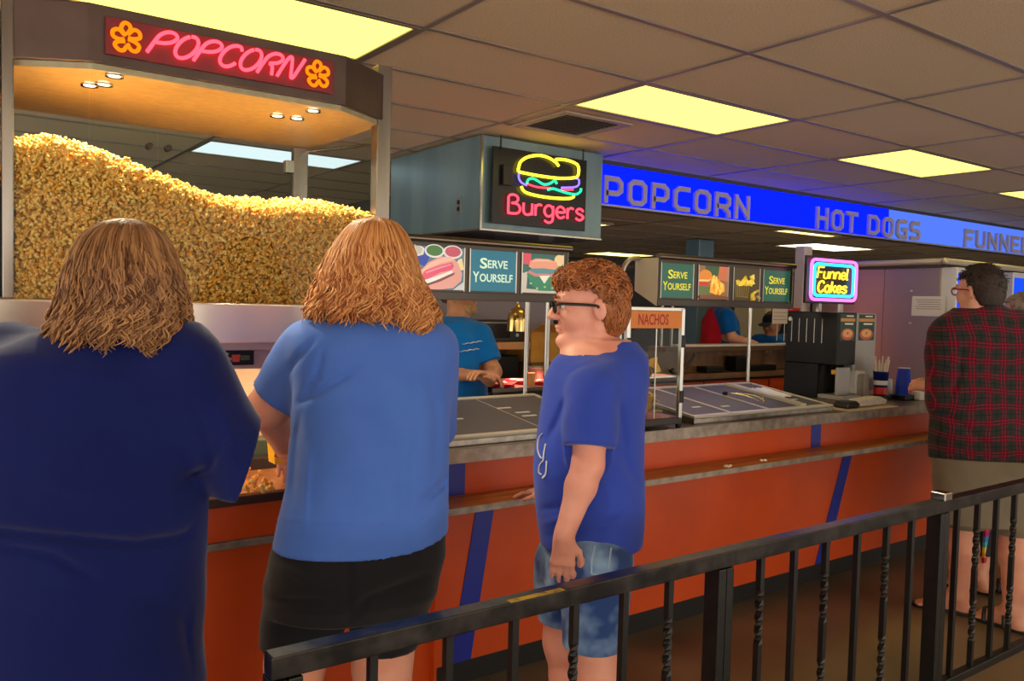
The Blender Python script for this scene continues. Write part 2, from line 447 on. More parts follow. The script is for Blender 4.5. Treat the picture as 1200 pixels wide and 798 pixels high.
def add_foot(B, ank, yaw, L=0.25, r=0.035):
    d = V3(cos(yaw), sin(yaw), 0); a = V3(-sin(yaw), cos(yaw), 0); z = ank[2]; g = V3(ank[0], ank[1], 0)
    B.cone(ank, g - .03 * d + V3(0, 0, .032), r, .03, .02)
    B.cone(ank - V3(0, 0, .01), g + L * .55 * d + V3(0, 0, .026), r, .025, .03)
    B.cone(g - .035 * d + V3(0, 0, .03), g + L * .5 * d + V3(0, 0, .024), .028, .026, .02)
    for i, x in enumerate((-.034, -.016, 0, .016, .031)):
        B.cone(g + L * .5 * d + x * a + V3(0, 0, .02), g + L * (.70, .735, .735, .72, .68)[i] * d + x * 1.1 * a + V3(0, 0, .013), .015, .0105, .01)
def sandal(root, ank, yaw, L=0.25, m=None, gem=False):
    d = V3(cos(yaw), sin(yaw), 0); a = V3(-sin(yaw), cos(yaw), 0); g = V3(ank[0], ank[1], 0)
    out = [(-.28, .0), (-.26, .10), (-.10, .125), (.2, .14), (.55, .19), (.70, .17), (.79, .06), (.79, -.06), (.70, -.17), (.55, -.19), (.2, -.14), (-.10, -.125), (-.26, -.10)]
    mb = MB(); mb.prism([(x * L, y * L) for x, y in out], g + V3(0, 0, .0005), d, a, V3(0, 0, 1), 0, .014)
    so = mb.build('sandal', m, root, bevel=.003)
    for x0, x1, h in ((.42, .50, .062), (.05, .10, .085)):
        mb = MB(); mb.tube(spline([g + (x0 * L) * d + .046 * a + V3(0, 0, .012), g + (x0 + .03) * L * d + .034 * a + V3(0, 0, h * .75), g + x1 * L * d + V3(0, 0, h), g + (x0 + .03) * L * d - .034 * a + V3(0, 0, h * .75), g + (x0 * L) * d - .046 * a + V3(0, 0, .012)], 4), .010, 8)
        mb.build('strap', m, so)
    return so
def strands(root, name, m, paths, r=0.0028, n=4):
    """many thin tapering locks as one mesh; paths K x T x 3"""
    P = np.asarray(paths, np.float32); K, T, _ = P.shape
    tg = np.gradient(P, axis=1); tg /= np.linalg.norm(tg, axis=2, keepdims=True) + 1e-9
    ref = np.array([.37, .61, .11], np.float32); N = np.cross(tg, ref); N /= np.linalg.norm(N, axis=2, keepdims=True) + 1e-9; Bn = np.cross(tg, N)
    rr = r * (np.array([.7] + [1.0] * (T - 3) + [.7, .25], np.float32))[None, :, None]
    ring = [P + rr * (cos(2 * pi * j / n) * N + sin(2 * pi * j / n) * Bn) for j in range(n)]
    V = np.stack(ring, 2).reshape(-1, 3)
    base = (np.arange(K)[:, None, None] * T + np.arange(T - 1)[None, :, None]) * n; j = np.arange(n)[None, None, :]; j2 = (j + 1) % n
    F = np.stack([base + j, base + j2, base + n + j2, base + n + j], -1).reshape(-1, 4)
    iv = np.array(wmat(root).inverted()); V = V @ iv[:3, :3].T + iv[:3, 3]
    return V, F
def join_build(name, m, root, chunks, label=None):
    vs, fs, o = [], [], 0
    for V, F in chunks: vs.append(V); fs.append(F + o); o += len(V)
    me = fastmesh(name, np.concatenate(vs), np.concatenate(fs), True); me.materials.append(m)
    ob = bpy.data.objects.new(name, me); COL.objects.link(ob); ob.parent = root
    return tag(ob, label)
def loc_of(root, V):
    iv = np.array(wmat(root).inverted()); return V @ iv[:3, :3].T + iv[:3, 3]
# ================================================================ SETTING
STEEL = lambda: mat('brushed_steel', (178, 174, 168), .28, 1.0, (150, 146, 140), 60, 2, .05, 90, aniso=.7, stretch=(1, 1, 12))
CHROME = lambda: mat('chrome_trim', (200, 196, 188), .18, 1.0)
DARKM = lambda: mat('dark_metal', (58, 52, 48), .4, .6)
BLACK = lambda: mat('black_plastic', (9, 9, 10), .4, spec=.3)
ZC = 2.561
GX0, GY0, TX, TY = 0.424, 3.539, 1.2192, 0.6096
gx = lambda i: GX0 + TX * (i + 2)          # i = -2 is the column above the popcorn case
gy = lambda j: GY0 + TY * j
YB = 4.66                                   # plane of the back counter opening
# floor
fm = mat('stained_concrete', (84, 70, 54), .40, 0, (128, 108, 84), 1.6, 6, .05, 25, lo=.3, hi=.7)
struct(MB().box(-3, 17, -3, 11, -.06, 0), 'floor', fm)
# ceilings
tile = mat('ceiling_tile', (228, 205, 170), .9, 0, (204, 180, 148), 160, 2, .25, 220)
tbar = mat('ceiling_grid_metal', (150, 134, 122), .35, .3)
lit_cells = {(-2, 0), (0, 0), (2, 0), (4, 0), (6, 0), (-2, -7), (0, -7), (2, -7), (4, -7), (-4, 0), (-4, -7), (-1, 5)}
mb = MB()
for i in range(-7, 12):
    for j in range(-14, 12):
        x0, x1, y1 = gx(i), gx(i + 1), gy(j); y0 = y1 - TY
        if (i, j) in lit_cells: continue
        if y1 > YB + .1 and x0 > 3.9: continue
        yy1 = min(y1, YB + .02) if x0 > 3.9 else y1
        if yy1 <= y0: continue
        mb.box(x0 + .004, x1 - .004, y0 + .004, yy1 - .004, ZC + .006, ZC + .02)
struct(mb, 'ceiling', tile)
mb = MB()
for i in range(-7, 13):
    yb = YB if gx(i) > 4.0 else gy(11)
    mb.box(gx(i) - .012, gx(i) + .012, gy(-15), yb, ZC, ZC + .03)
for j in range(-15, 12):
    xb = gx(12) if gy(j) < YB else 4.09
    mb.box(gx(-7), xb, gy(j) - .012, gy(j) + .012, ZC - .0005, ZC + .0295)
struct(mb, 'trim_1', tbar)
ZK = 2.225
mb = MB()
kcells = {}
klights = [(7.93, 5.38), (9.6, 6.6), (6.6, 7.9), (5.2, 5.95)]
for i in range(0, 9):
    for j in range(0, 9):
        x0 = 4.1 + TX * i; y0 = YB + .12 + TY * j
        mb.box(x0 + .004, x0 + TX - .004, y0 + .004, y0 + TY - .004, ZK + .006, ZK + .02)
struct(mb, 'ceiling_2', tile)
mb = MB()
for i in range(0, 10): mb.box(4.1 + TX * i - .012, 4.1 + TX * i + .012, YB + .1, 10.3, ZK, ZK + .03)
for j in range(0, 10): mb.box(4.1, 15, YB + .12 + TY * j - .012, YB + .12 + TY * j + .012, ZK - .0005, ZK + .0295)
struct(mb, 'trim_2', tbar)
dark = mat('dark_wall_paint', (58, 54, 56), .7, 0, (46, 43, 46), 3, 3)
struct(MB().box(-6, 16, 10.2, 10.3, 0, 2.6), 'wall_back', dark)
struct(MB().box(15.0, 15.1, -6, 10.2, 0, 2.6), 'wall_right', mat('far_wall_paint', (96, 84, 78), .7, 0, (84, 73, 68), 2, 3))
struct(MB().box(3.98, 4.06, YB + .08, 10.2, ZK, ZC - .002), 'wall_partition', dark)

# ceiling lights
FRAME = mat('light_frame_metal', (150, 134, 112), .4, .3)
DIFF = emit('light_diffuser_yellow', (1.0, .84, .15), PANEL)
def ceiling_light(x0, x1, y0, y1, z, label, group, m=None):
    t = thing('ceiling_light', label, 'ceiling light', ((x0 + x1) / 2, (y0 + y1) / 2, z), group)
    mb = MB(); e = .022
    mb.box(x0 + .012, x1 - .012, y0 + .012, y0 + e + .012, z - .002, z + .05); mb.box(x0 + .012, x1 - .012, y1 - e - .012, y1 - .012, z - .002, z + .05)
    mb.box(x0 + .012, x0 + e + .012, y0 + e + .012, y1 - e - .012, z - .002, z + .05); mb.box(x1 - e - .012, x1 - .012, y0 + e + .012, y1 - e - .012, z - .002, z + .05)
    mb.box(x0 + .012, x1 - .012, y0 + .012, y1 - .012, z + .05, z + .06)
    mb.build('frame', FRAME, t)
    mb = MB(); mb.box(x0 + e + .012, x1 - e - .012, y0 + e + .012, y1 - e - .012, z + .004, z + .010); d = mb.build('diffuser', m or DIFF, t)
    return t
names = {(-2, 0): 'large yellow ceiling light above the popcorn sign', (0, 0): 'yellow ceiling light in front of the burger box beside the air vent',
         (2, 0): 'yellow ceiling light above the HOT DOGS lettering', (4, 0): 'yellow ceiling light at the right edge above the FUNNEL lettering',
         (-1, 5): 'pale ceiling light seen through the glass above the popcorn'}
for (i, j) in sorted(lit_cells):
    nm = names.get((i, j))
    ceiling_light(gx(i), gx(i + 1), gy(j) - TY, gy(j), ZC, nm or 'yellow ceiling light outside the picture over the queue', 'ceiling lights in the tile grid' if nm else 'ceiling lights over the queue out of view',
                  emit('light_diffuser_white', (.85, .95, 1.0), PANEL * .5) if (i, j) == (-1, 5) else None)
WHT = emit('light_diffuser_cool', (1.0, .90, .62), PANEL * 1.8)
KD = emit('kitchen_diffuser', (1.0, .84, .25), PANEL * 1.6)
for (x, y, nm) in ((7.93, 5.4, 'white ceiling light just above the funnel cakes sign'), (7.7, 8.5, 'small yellow ceiling light far behind the burger box'), (6.45, 4.72, 'thin yellow ceiling light close behind the blue sign band'), (4.75, 5.62, 'small yellow ceiling light just right of the burger box')):
    ceiling_light(x, x + (TX if x > 7 else .9 if x > 6 else .42), y, y + (TY if x > 7 else .2 if x > 6 else .4), ZK - .012, nm, 'ceiling lights in the kitchen', WHT if x > 7.8 else KD)

# ceiling vent
c = atZ(670, 146, ZC)
vx, vy = c[0], c[1]
t = thing('ceiling_vent', 'square return air vent in the ceiling in front of the burger box', 'vent', (vx, vy, ZC))
mb = MB(); s_ = .26
for a, b, c_, d in ((-s_, s_, -s_, -s_ + .05), (-s_, s_, s_ - .05, s_), (-s_, -s_ + .05, -s_ + .05, s_ - .05), (s_ - .05, s_, -s_ + .05, s_ - .05)):
    mb.box(vx + a, vx + b, vy + c_, vy + d, ZC - .010, ZC + .002)
mb.build('frame', mat('vent_paint', (168, 148, 132), .5), t, bevel=.003)
MB().box(vx - .21, vx + .21, vy - .21, vy + .21, ZC + .001, ZC + .004).build('backing', mat('vent_dark', (40, 34, 30), .8), t)
for k in range(12):
    y = vy - .195 + k * .0355
    mb = MB(); mb.obox((vx, y, ZC - .003), (.21, 0, 0), (0, .013, .005), (0, -.0004, .001)); mb.build('slat', mat('vent_slat_paint', (120, 104, 92), .5), t)

# ================================================================ SERVING COUNTER
YC, YL = 2.60, 2.43
XS, XE = 1.46, 9.2
ORANGE = mat('orange_laminate', (208, 76, 10), .4, 0, (194, 68, 9), 3, 4, .02, 40)
BLUEL = mat('blue_laminate_stripe', (28, 44, 150), .35)
WOODL = mat('brown_woodgrain_laminate', (190, 116, 52), .42, 0, (150, 86, 38), 14, 4, stretch=(.25, 3, 3))
TOPM = mat('worn_worktop', (104, 84, 66), .3, .1, (70, 56, 45), 9, 5)
EDGE = mat('worktop_metal_edge', (168, 154, 140), .35, .5, (134, 120, 108), 20, 3)
ct = thing('serving_counter', 'long orange serving counter with slanted blue stripes and wooden ledge', 'counter', (5.3, 2.9, 0))
MB().box(XS, XE, YC, YC + .03, .755, .882).build('upper_panel', ORANGE, ct)
MB().box(XS, XE, YC + .004, YC + .03, .112, .742).build('lower_panel', ORANGE, ct)
MB().box(XS, XE, YC + .035, 3.3, .112, .88).build('body', DARKM(), ct)
MB().box(XS, XE, YC + .05, 3.25, 0, .112).build('kick_board', mat('black_kick_rubber', (14, 12, 12), .5), ct)
mb = MB(); mb.box(XS, XE, YC - .03, 3.33, .894, .935); wt = mb.build('worktop', TOPM, ct)
MB().box(XS, XE, YC - .036, YC - .0302, .884, .934).build('edge_strip', EDGE, wt)
mb = MB(); mb.box(XS, XE, YL + .006, YC - .0005, .735, .756); lg = mb.build('ledge', WOODL, ct)
MB().box(XS, XE, YL, YL + .0055, .733, .757).build('edge_strip', EDGE, lg)
# blue stripes (upright above the ledge, slanted below it)
def sx(px, py, y): return atY(px, py, y)
def stripe(ua, ub, lt0, lt1, lb0, lb1):
    u0, u1 = atY(*ua, YC - .002)[0], atY(*ub, YC - .002)[0]
    MB().box(u0, u1, YC - .0025, YC + .002, .757, .882).build('blue_stripe', BLUEL, ct)
    q = [atY(*p, YC + .002) for p in (lb0, lb1, lt1, lt0)]
    z = [.113, .113, .741, .741]
    MB().prism([(q[i][0], z[i]) for i in range(4)], (0, YC + .0035, 0), (1, 0, 0), (0, 0, 1), (0, -1, 0), 0, .003).build('blue_stripe', BLUEL, ct)
stripe((524, 560), (545, 558), (560, 600), (581, 598), (527, 795), (551, 790))
stripe((951, 508), (962, 507), (991, 532), (1001, 530), (955, 662), (968, 658))
xx = atY(905, 690, YC)[0]
# ---- popcorn end of the counter
pc = thing('popcorn_counter', 'orange counter base under the popcorn machine with thin metal strip', 'counter', (.2, 2.9, 0))
MB().box(-2.2, XS - .012, YL + .012, YL + .04, .757, .862).build('upper_panel', ORANGE, pc)
MB().box(-2.2, XS - .012, YL + .03, YL + .06, .112, .733).build('lower_panel', ORANGE, pc)
MB().box(-2.2, XS - .012, YL + .065, 3.3, .113, .862).build('body', DARKM(), pc)
MB().box(-2.2, XS - .02, YC + .05, 3.25, 0, .112).build('kick_board', mat('black_kick_rubber', (14, 12, 12), .5), pc)
MB().box(-2.2, XS - .012, YL, YL + .05, .733, .756).build('metal_strip', EDGE, pc, bevel=.003)
MB().box(-2.2, XS - .012, YL - .01, 2.53, .863, .889).build('edge_trim', mat('dark_brown_trim', (62, 36, 30), .35), pc, bevel=.004)
MB().box(XS - .0115, XS - .0005, YL, 3.3, .113, .89).build('end_panel', ORANGE, pc)
# crumbs on the ledge
for k, (px, py) in enumerate(((853, 548), (895, 541))):
    p = atZ(px, py, .757); B = MB()
    for q in range(5): B.ellipsoid(p + V3(.012 * cos(q * 2.2 + k), .006 * sin(q * 1.9), .006 + .002 * (q % 2)), (.010, .008, .006), 8, 6)
    tag(B.build('popcorn_crumb', mat('crumb_white', (220, 205, 180), .7)), ('white popcorn crumb on the wooden ledge, the left one of two', 'white popcorn crumb on the wooden ledge, the right one of two')[k], 'popcorn', 'crumbs on the ledge')
# ================================================================ POPCORN MACHINE
PX0, PX1, PYF, PYB = .19, 1.335, 2.52, 3.28
pm = thing('popcorn_machine', 'tall steel popcorn display case with neon header and downlights', 'popcorn machine', (.76, 2.9, .89))
BROWNST = mat('brown_steel', (96, 78, 70), .38, .55, (84, 68, 62), 8, 3, .03, 60)
hdr_poly = [(.376, PYF), (1.126, PYF), (PX1, 2.65), (PX1, PYB), (PX0, PYB), (PX0, 2.63)]
Z3 = V3(0, 0, 1)
mb = MB(); mb.prism(hdr_poly, (0, 0, 0), (1, 0, 0), (0, 1, 0), Z3, 2.105, 2.262)
hd = mb.build('header', BROWNST, pm, bevel=.003)
inner = [(.39, PYF + .012), (1.115, PYF + .012), (PX1 - .02, 2.655), (PX1 - .02, PYB - .02), (PX0 + .02, PYB - .02), (PX0 + .02, 2.64)]
MB().prism(inner, (0, 0, 0), (1, 0, 0), (0, 1, 0), Z3, 2.088, 2.1045).build('header_underside', mat('warm_brushed_steel', (186, 168, 138), .4, .1, (174, 154, 124), 30, 2), pm)
# downlights
spots = []
for (px, py) in ((134, 88), (105, 99), (122, 98), (367, 129), (325, 135), (348, 138)):
    p = atZ(px, py, 2.086); spots.append(p)
    mb = MB(); mb.lathe([(.017, 0), (.024, 0), (.024, -.006), (.017, -.004)], p, 20, (0, 0, 1), cap=False); dl = mb.build('downlight', CHROME(), pm)
    MB().lathe([(.0005, -.002), (.0165, -.002)], p, 20, cap=False).build('bulb', emit('downlight_bulb', (1.0, .86, .66), 14), dl)
def lamp(name, kind, loc, energy, col, parent, size=.05, spot=None, aim=None):
    l = bpy.data.lights.new(name, kind); l.energy = energy; l.color = col
    if kind == 'AREA': l.shape = 'RECTANGLE'; l.size = size[0]; l.size_y = size[1]
    else: l.shadow_soft_size = size
    if spot: l.spot_size = spot; l.spot_blend = .6
    o = bpy.data.objects.new(name, l); COL.objects.link(o); o.parent = parent
    mm = Matrix.Translation(Vector(tuple(map(float, loc))))
    if aim is not None:
        d = Vector(tuple(map(float, np.asarray(aim) - np.asarray(loc)))); mm = mm @ d.to_track_quat('-Z', 'Y').to_matrix().to_4x4()
    o.matrix_local = wmat(parent).inverted() @ mm
    return o
for p in spots: lamp('downlight_lamp', 'SPOT', p - V3(0, 0, .012), 17, (1.0, .86, .60), pm, .015, radians(150), p - V3(0, 0, 1))
# posts of the case
POST = mat('case_post_steel', (150, 142, 134), .25, .9, (128, 120, 112), 20, 2, stretch=(1, 1, .1))
for nm, x0, x1, y0, y1, zt in (('post', PX0 - .006, PX0 + .022, 2.615, 2.65, 2.262), ('post', PX1 - .035, PX1 + .018, 2.64, 2.69, 2.295), ('post', PX0 - .01, PX0 + .03, PYB - .03, PYB + .01, 2.10), ('post', PX1 - .10, PX1 - .04, PYB - .025, PYB + .01, 2.088)):
    MB().box(x0, x1, y0, y1, 1.457, zt).build('post', POST, pm, bevel=.003)
MB().box(-.4, PX0 - .03, 2.66, PYB, 1.457, 2.5).build('side_cabinet', STEEL(), pm, bevel=.003)
# glass: front, chamfers, sides, back
G = glass()
mb = MB(); mb.prism([(.382, PYF), (1.12, PYF), (1.12, PYF + .004), (.382, PYF + .004)], (0, 0, 0), (1, 0, 0), (0, 1, 0), Z3, 1.459, 2.104); mb.build('front_glass', G, pm)
def pane(name, a, b, z0, z1, th=.004):
    a, b = V3(*a, 0), V3(*b, 0); d = nrm(b - a); n = V3(-d[1], d[0], 0)
    mb = MB(); mb.prism([(0, 0), (np.linalg.norm(b - a), 0), (np.linalg.norm(b - a), th), (0, th)], a, d, n, Z3, z0, z1); return mb.build(name, G, pm)
pane('side_glass', (PX0 + .018, 2.612), (.378, PYF + .002), 1.459, 2.1)
pane('side_glass', (1.124, PYF + .002), (PX1 - .03, 2.64), 1.459, 2.1)
pane('side_glass', (PX1 - .01, 2.70), (PX1 - .05, PYB - .03), 1.459, 2.06)
pane('back_glass', (PX0 + .03, PYB - .005), (.72, PYB - .005), 1.459, 2.08)
pane('back_glass', (.725, PYB - .002), (PX1 - .1, PYB - .002), 1.459, 2.08)
for x in (.69, .755):
    MB().lathe([(.012, -.02), (.012, .012)], (x, PYB - .01, 2.02), 14, (0, 1, 0)).build('hinge_knob', DARKM(), pm)
for z in (1.72, 1.98):
    MB().box(PX1 - .135, PX1 - .10, PYB - .03, PYB + .005, z, z + .05).build('hinge', CHROME(), pm, bevel=.002)
pts = [V3(PX1 - .012, 2.69, 2.035), V3(PX1 - .012, 2.85, 2.045), V3(PX1 - .02, 3.05, 2.062), V3(PX1 - .045, PYB - .02, 2.075)]
MB().tube(spline(pts, 6), .006, 8).build('side_rail', CHROME(), pm)
# steel band below the glass
mb = MB(); mb.box(-.6, PX1 + .02, 2.47, PYB, 1.34, 1.457); mb.build('steel_band', mat('band_brushed_steel', (238, 228, 216), .36, .85, aniso=.92), pm, bevel=.004)
LAV = mat('pale_lavender_panel', (168, 150, 160), .45)
mb = MB(); mb.box(-.6, PX1 + .02, 2.50, PYB, 1.318, 1.3395); mb.build('trim_strip', LAV, pm)
mb = MB(); mb.box(-.6, PX1 + .02, 2.56, 2.60, 1.255, 1.3175); mb.build('soffit', LAV, pm)
# menu strip on the soffit
sp = thing('menu_strip', 'small black menu strip with pictures under the popcorn machine', 'sign', (.75, 2.555, 1.26))
a, b = atY(245, 405, 2.555), atY(297, 423, 2.555)
MB().box(a[0] - .1, b[0], 2.551, 2.559, 1.268, 1.312).build('board', BLACK(), sp)
tm = mat('menu_print_cream', (200, 185, 160), .6)
text('lettering', 'BUTTERY', (a[0] - .0, 2.5505, 1.297), (1, 0, 0), (0, 0, 1), (0, -1, 0), .010, tm, sp, .01, .0006)
text('lettering', 'POPCORN', (a[0] - .0, 2.5505, 1.283), (1, 0, 0), (0, 0, 1), (0, -1, 0), .010, tm, sp, .01, .0006)
mb = MB(); mb.prism([(-.010, 0), (.010, 0), (.013, .022), (-.013, .022)], ((a[0] + b[0]) / 2 + .012, 2.5505, 1.278), (1, 0, 0), (0, 0, 1), (0, -1, 0), 0, .0008); mb.build('cup_picture', mat('print_red', (190, 70, 60), .6), sp)
mb = MB(); mb.prism([(.026, .001), (.054, .001), (.054, .016), (.026, .016)], ((a[0] + b[0]) / 2, 2.5505, 1.282), (1, 0, 0), (0, 0, 1), (0, -1, 0), 0, .0008); mb.build('bag_picture', mat('print_green', (70, 80, 60), .6), sp)
# serving bay
WARMW = mat('warm_white_panel', (238, 214, 180), .5, 0, (232, 200, 160), 4, 2)
mb = MB(); mb.box(-.6, PX1 + .02, 2.90, 2.93, .985, 1.34); mb.build('bay_back', WARMW, pm)
MB().box(PX1 + .0, PX1 + .02, 2.53, 2.9, .889, 1.317).build('bay_side', WARMW, pm)
mb = MB(); mb.box(-.6, PX1 + .02, 2.80, 2.93, .93, .985); mb.build('bay_step', mat('green_grey_step', (88, 100, 78), .4, .3), pm, bevel=.004)
mb = MB(); mb.box(-.6, PX1 + .02, 2.74, 2.80, .89, .935); mb.build('bay_ledge', mat('dark_step', (54, 46, 42), .4), pm, bevel=.004)
mb = MB(); mb.box(-.6, XS - .02, 2.425, 2.93, .8895, .897); mb.build('bay_tray', mat('warm_tray', (206, 140, 84), .3, .3, (180, 112, 62), 10, 3), pm)
tb = MB(); tb.box(-.3, PX1 - .02, 2.66, 2.70, 1.285, 1.315); lm = tb.build('bay_lamp', mat('lamp_housing', (190, 180, 170), .4), pm)
MB().box(-.28, PX1 - .04, 2.665, 2.695, 1.281, 1.2845).build('tube', emit('bay_tube', (1.0, .74, .48), 30), lm)

# ---------------------------------------------------------------- neon letter strokes
def arc(cx, cy, rx, ry, a0, a1, n=10): return [(cx + rx * cos(radians(a0 + (a1 - a0) * i / n)), cy + ry * sin(radians(a0 + (a1 - a0) * i / n))) for i in range(n + 1)]
GL = {
 'P': ([[(0, 0), (.02, .5), (.06, .82), (.22, .99), (.42, .97), (.55, .80), (.48, .60), (.30, .50), (.08, .47)]], .58),
 'O': ([arc(.29, .5, .28, .5, 100, -250, 22)], .60),
 'C': ([[(.52, .80), (.42, .97), (.24, .98), (.08, .82), (.01, .5), (.07, .18), (.24, .01), (.42, .04), (.54, .22)]], .56),
 'R': ([[(0, 0), (.02, .5), (.06, .82), (.22, .99), (.42, .97), (.54, .80), (.46, .60), (.22, .50), (.34, .40), (.48, 0)]], .58),
 'N': ([[(0, 0), (.01, .6), (.05, .94), (.12, .97), (.20, .80), (.40, .18), (.46, .04), (.52, .1), (.54, .5), (.56, 1)]], .58),
 'B': ([[(.0, .62), (.0, .84), (.12, .98), (.36, .96), (.46, .78), (.36, .60), (.16, .55)], [(0, .62), (0, .04), (.05, .0), (.34, .0), (.52, .10), (.56, .30), (.44, .50), (.16, .55)]], .60),
 'u': ([[(0, .62), (0, .2), (.07, .04), (.22, .0), (.36, .08), (.42, .25), (.42, .62)], [(.42, .3), (.42, 0)]], .46),
 'r': ([[(0, 0), (0, .60)], [(0, .36), (.06, .54), (.18, .62), (.30, .58)]], .32),
 'g': ([[(.42, .48), (.30, .61), (.14, .60), (.02, .45), (.01, .22), (.12, .05), (.28, .04), (.42, .18)], [(.43, .62), (.43, -.1), (.34, -.28), (.16, -.31), (.02, -.22)]], .47),
 'e': ([[(.02, .32), (.43, .34), (.38, .54), (.22, .63), (.07, .54), (.0, .32), (.08, .08), (.24, .0), (.42, .10)]], .46),
 's': ([[(.38, .50), (.26, .62), (.10, .60), (.02, .48), (.10, .36), (.30, .28), (.39, .16), (.28, .02), (.12, .0), (.0, .08)]], .42),
 'F': ([[(0, 0), (0, .98), (.04, 1), (.52, 1)], [(0, .54), (.38, .54)]], .50),
 'n': ([[(0, 0), (0, .62)], [(0, .36), (.08, .55), (.24, .62), (.38, .52), (.42, .34), (.42, 0)]], .46),
 'l': ([[(0, 1), (0, .10), (.05, .01), (.12, .01)]], .16),
 'a': ([[(.42, .46), (.30, .61), (.14, .60), (.02, .45), (.01, .20), (.12, .03), (.28, .02), (.42, .16)], [(.43, .62), (.43, .10), (.50, .0)]], .50),
 'k': ([[(0, 0), (0, 1)], [(.36, .62), (.02, .26)], [(.13, .37), (.40, 0)]], .42),
}
def neon_word(word, o, u, v, n, h, width, r, m, parent, shear=0.0, gap=.16):
    tot = sum(GL[c_][1] for c_ in word) + gap * (len(word) - 1); kx = width / tot; x = 0
    o, u, v, n = map(lambda q: np.asarray(q, float), (o, u, v, n))
    for c_ in word:
        mb = MB()
        for st in GL[c_][0]:
            pp = spline(st, 4) if len(st) > 2 else [np.array(q) for q in st]
            mb.tube([o + ((x + p[0]) * kx + shear * p[1] * h) * u + p[1] * h * v + r * 1.2 * n for p in pp], r, 8)
        mb.build('neon_letter', m, parent); x += GL[c_][1] + gap
NEON_R = emit('neon_red', (1.0, .04, .07), 3.8)
NEON_PINKRED = emit('neon_pinkish_red', (1.0, .038, .06), 5.0)
NEON_OR = emit('neon_orange', (1.0, .20, .004), 1.7)
NEON_Y = emit('neon_yellow', (1.0, .78, .03), 3.4)
NEON_G = emit('neon_green', (.03, .95, .42), 1.6)
NEON_V = emit('neon_violet', (.22, .14, 1.0), 2.6)
NEON_PK = emit('neon_magenta', (1.0, .12, .62), 3.2)
NEON_CY = emit('neon_cyan', (.04, .66, 1.0), 2.6)
NEON_AM = emit('neon_amber', (1.0, .55, .03), 3.2)
U, Vv, Nn = V3(1, 0, 0), V3(0, 0, 1), V3(0, -1, 0)
ps = thing('popcorn_neon_sign', 'red neon POPCORN sign with orange popped-kernel shapes at both ends', 'neon sign', (.75, PYF - .01, 2.12))
a, b = atY(123, 20, PYF - .004), atY(390, 112, PYF - .004)
zt, zb = 2.232, 2.130
MB().box(a[0], b[0], PYF - .012, PYF - .0015, zb, zt).build('back_board', mat('dark_maroon_board', (112, 20, 28), .5), ps, bevel=.002)
yN = PYF - .016
l0 = atY(177, 74, yN); l1 = atY(348, 104, yN)
neon_word('POPCORN', (l0[0] - .012, yN, 2.152), U, Vv, Nn, .066, l1[0] - l0[0] + .0, .0052, NEON_PINKRED, ps, shear=.55, gap=.08)
for cx in (atY(147, 46, yN)[0], atY(371, 93, yN)[0]):
    mb = MB(); cz = (zt + zb) / 2
    for q in ([(0, .004), (-.012, .022), (-.004, .038), (.008, .036), (.012, .024), (.004, .010)], [(.006, .010), (.020, .024), (.034, .020), (.036, .006), (.022, -.001), (.006, .0)],
              [(-.004, .006), (-.018, .018), (-.032, .012), (-.032, -.002), (-.018, -.008), (-.004, -.006)], [(.006, -.004), (.022, -.008), (.034, -.018), (.028, -.032), (.014, -.032), (.004, -.016)],
              [(-.002, -.012), (-.018, -.014), (-.028, -.024), (-.018, -.036), (-.006, -.036), (.002, -.024)]):
        mb.tube([(cx + p[0], yN - .005, cz + p[1]) for p in spline(q, 4)], .0055, 8)
    mb.build('neon_kernel', NEON_OR, ps)

# ---------------------------------------------------------------- the popcorn
def kernel_shapes():
    out = []
    for q in range(6):
        mb = MB(); rng = random.Random(q + 3)
        for k in range(5 + q % 2):
            d = nrm([rng.gauss(0, 1), rng.gauss(0, 1), rng.gauss(0, 1)]) * rng.uniform(.55, .9)
            r = rng.uniform(.34, .52); mb.ellipsoid(d, (r, r * rng.uniform(.8, 1), r * rng.uniform(.8, 1)), 7, 5)
        out.append((np.array(mb.v), mb.f))
    return out
KS = [(v, np.array([f if len(f) == 4 else (*f, f[-1]) for f in fs])) for v, fs in kernel_shapes()]
KST = []
for v, q4 in KS:
    tri = np.concatenate([q4[:, [0, 1, 2]], q4[q4[:, 2] != q4[:, 3]][:, [0, 2, 3]]]); KST.append((v, tri))
xs_ = [.19, .31, .45, .558, .64, .72, .82, .93, 1.03, 1.13, 1.22, 1.34]; zs_ = [1.875, 1.905, 1.872, 1.838, 1.812, 1.785, 1.772, 1.778, 1.785, 1.790, 1.778, 1.765]
def pile(x, y): return np.interp(x, xs_, zs_) - .02 + .055 * np.exp(-((y - 2.80) / .22) ** 2) - .02
def front(x): return np.where(x < .38, PYF + .008 + (.38 - x) * .56, np.where(x > 1.12, PYF + .008 + (x - 1.12) * .58, PYF + .008))
rng = np.random.RandomState(5); C = []
sp_ = .0165
for z in np.arange(1.462, 1.92, sp_):
    for x in np.arange(PX0 + .03, PX1 - .02, sp_):
        for ly in (0, 1, 2):
            xx_ = x + rng.uniform(-.007, .007) + (ly % 2) * .008; zz_ = z + rng.uniform(-.007, .007) + ly * .008
            yy_ = front(xx_) + .010 + ly * .011 + rng.uniform(-.004, .006)
            if zz_ < pile(xx_, yy_): C.append((xx_, yy_, zz_))
for x in np.arange(PX0 + .03, PX1 - .03, .0155):
    for y in np.arange(2.54, PYB - .03, .0155):
        if y < front(x) + .01: continue
        for ly in (0, 1):
            C.append((x + rng.uniform(-.008, .008), y + rng.uniform(-.007, .007), pile(x, y) + rng.uniform(-.012, .014) - ly * .014))
C = np.array(C); vs, fs, o_ = [], [], 0
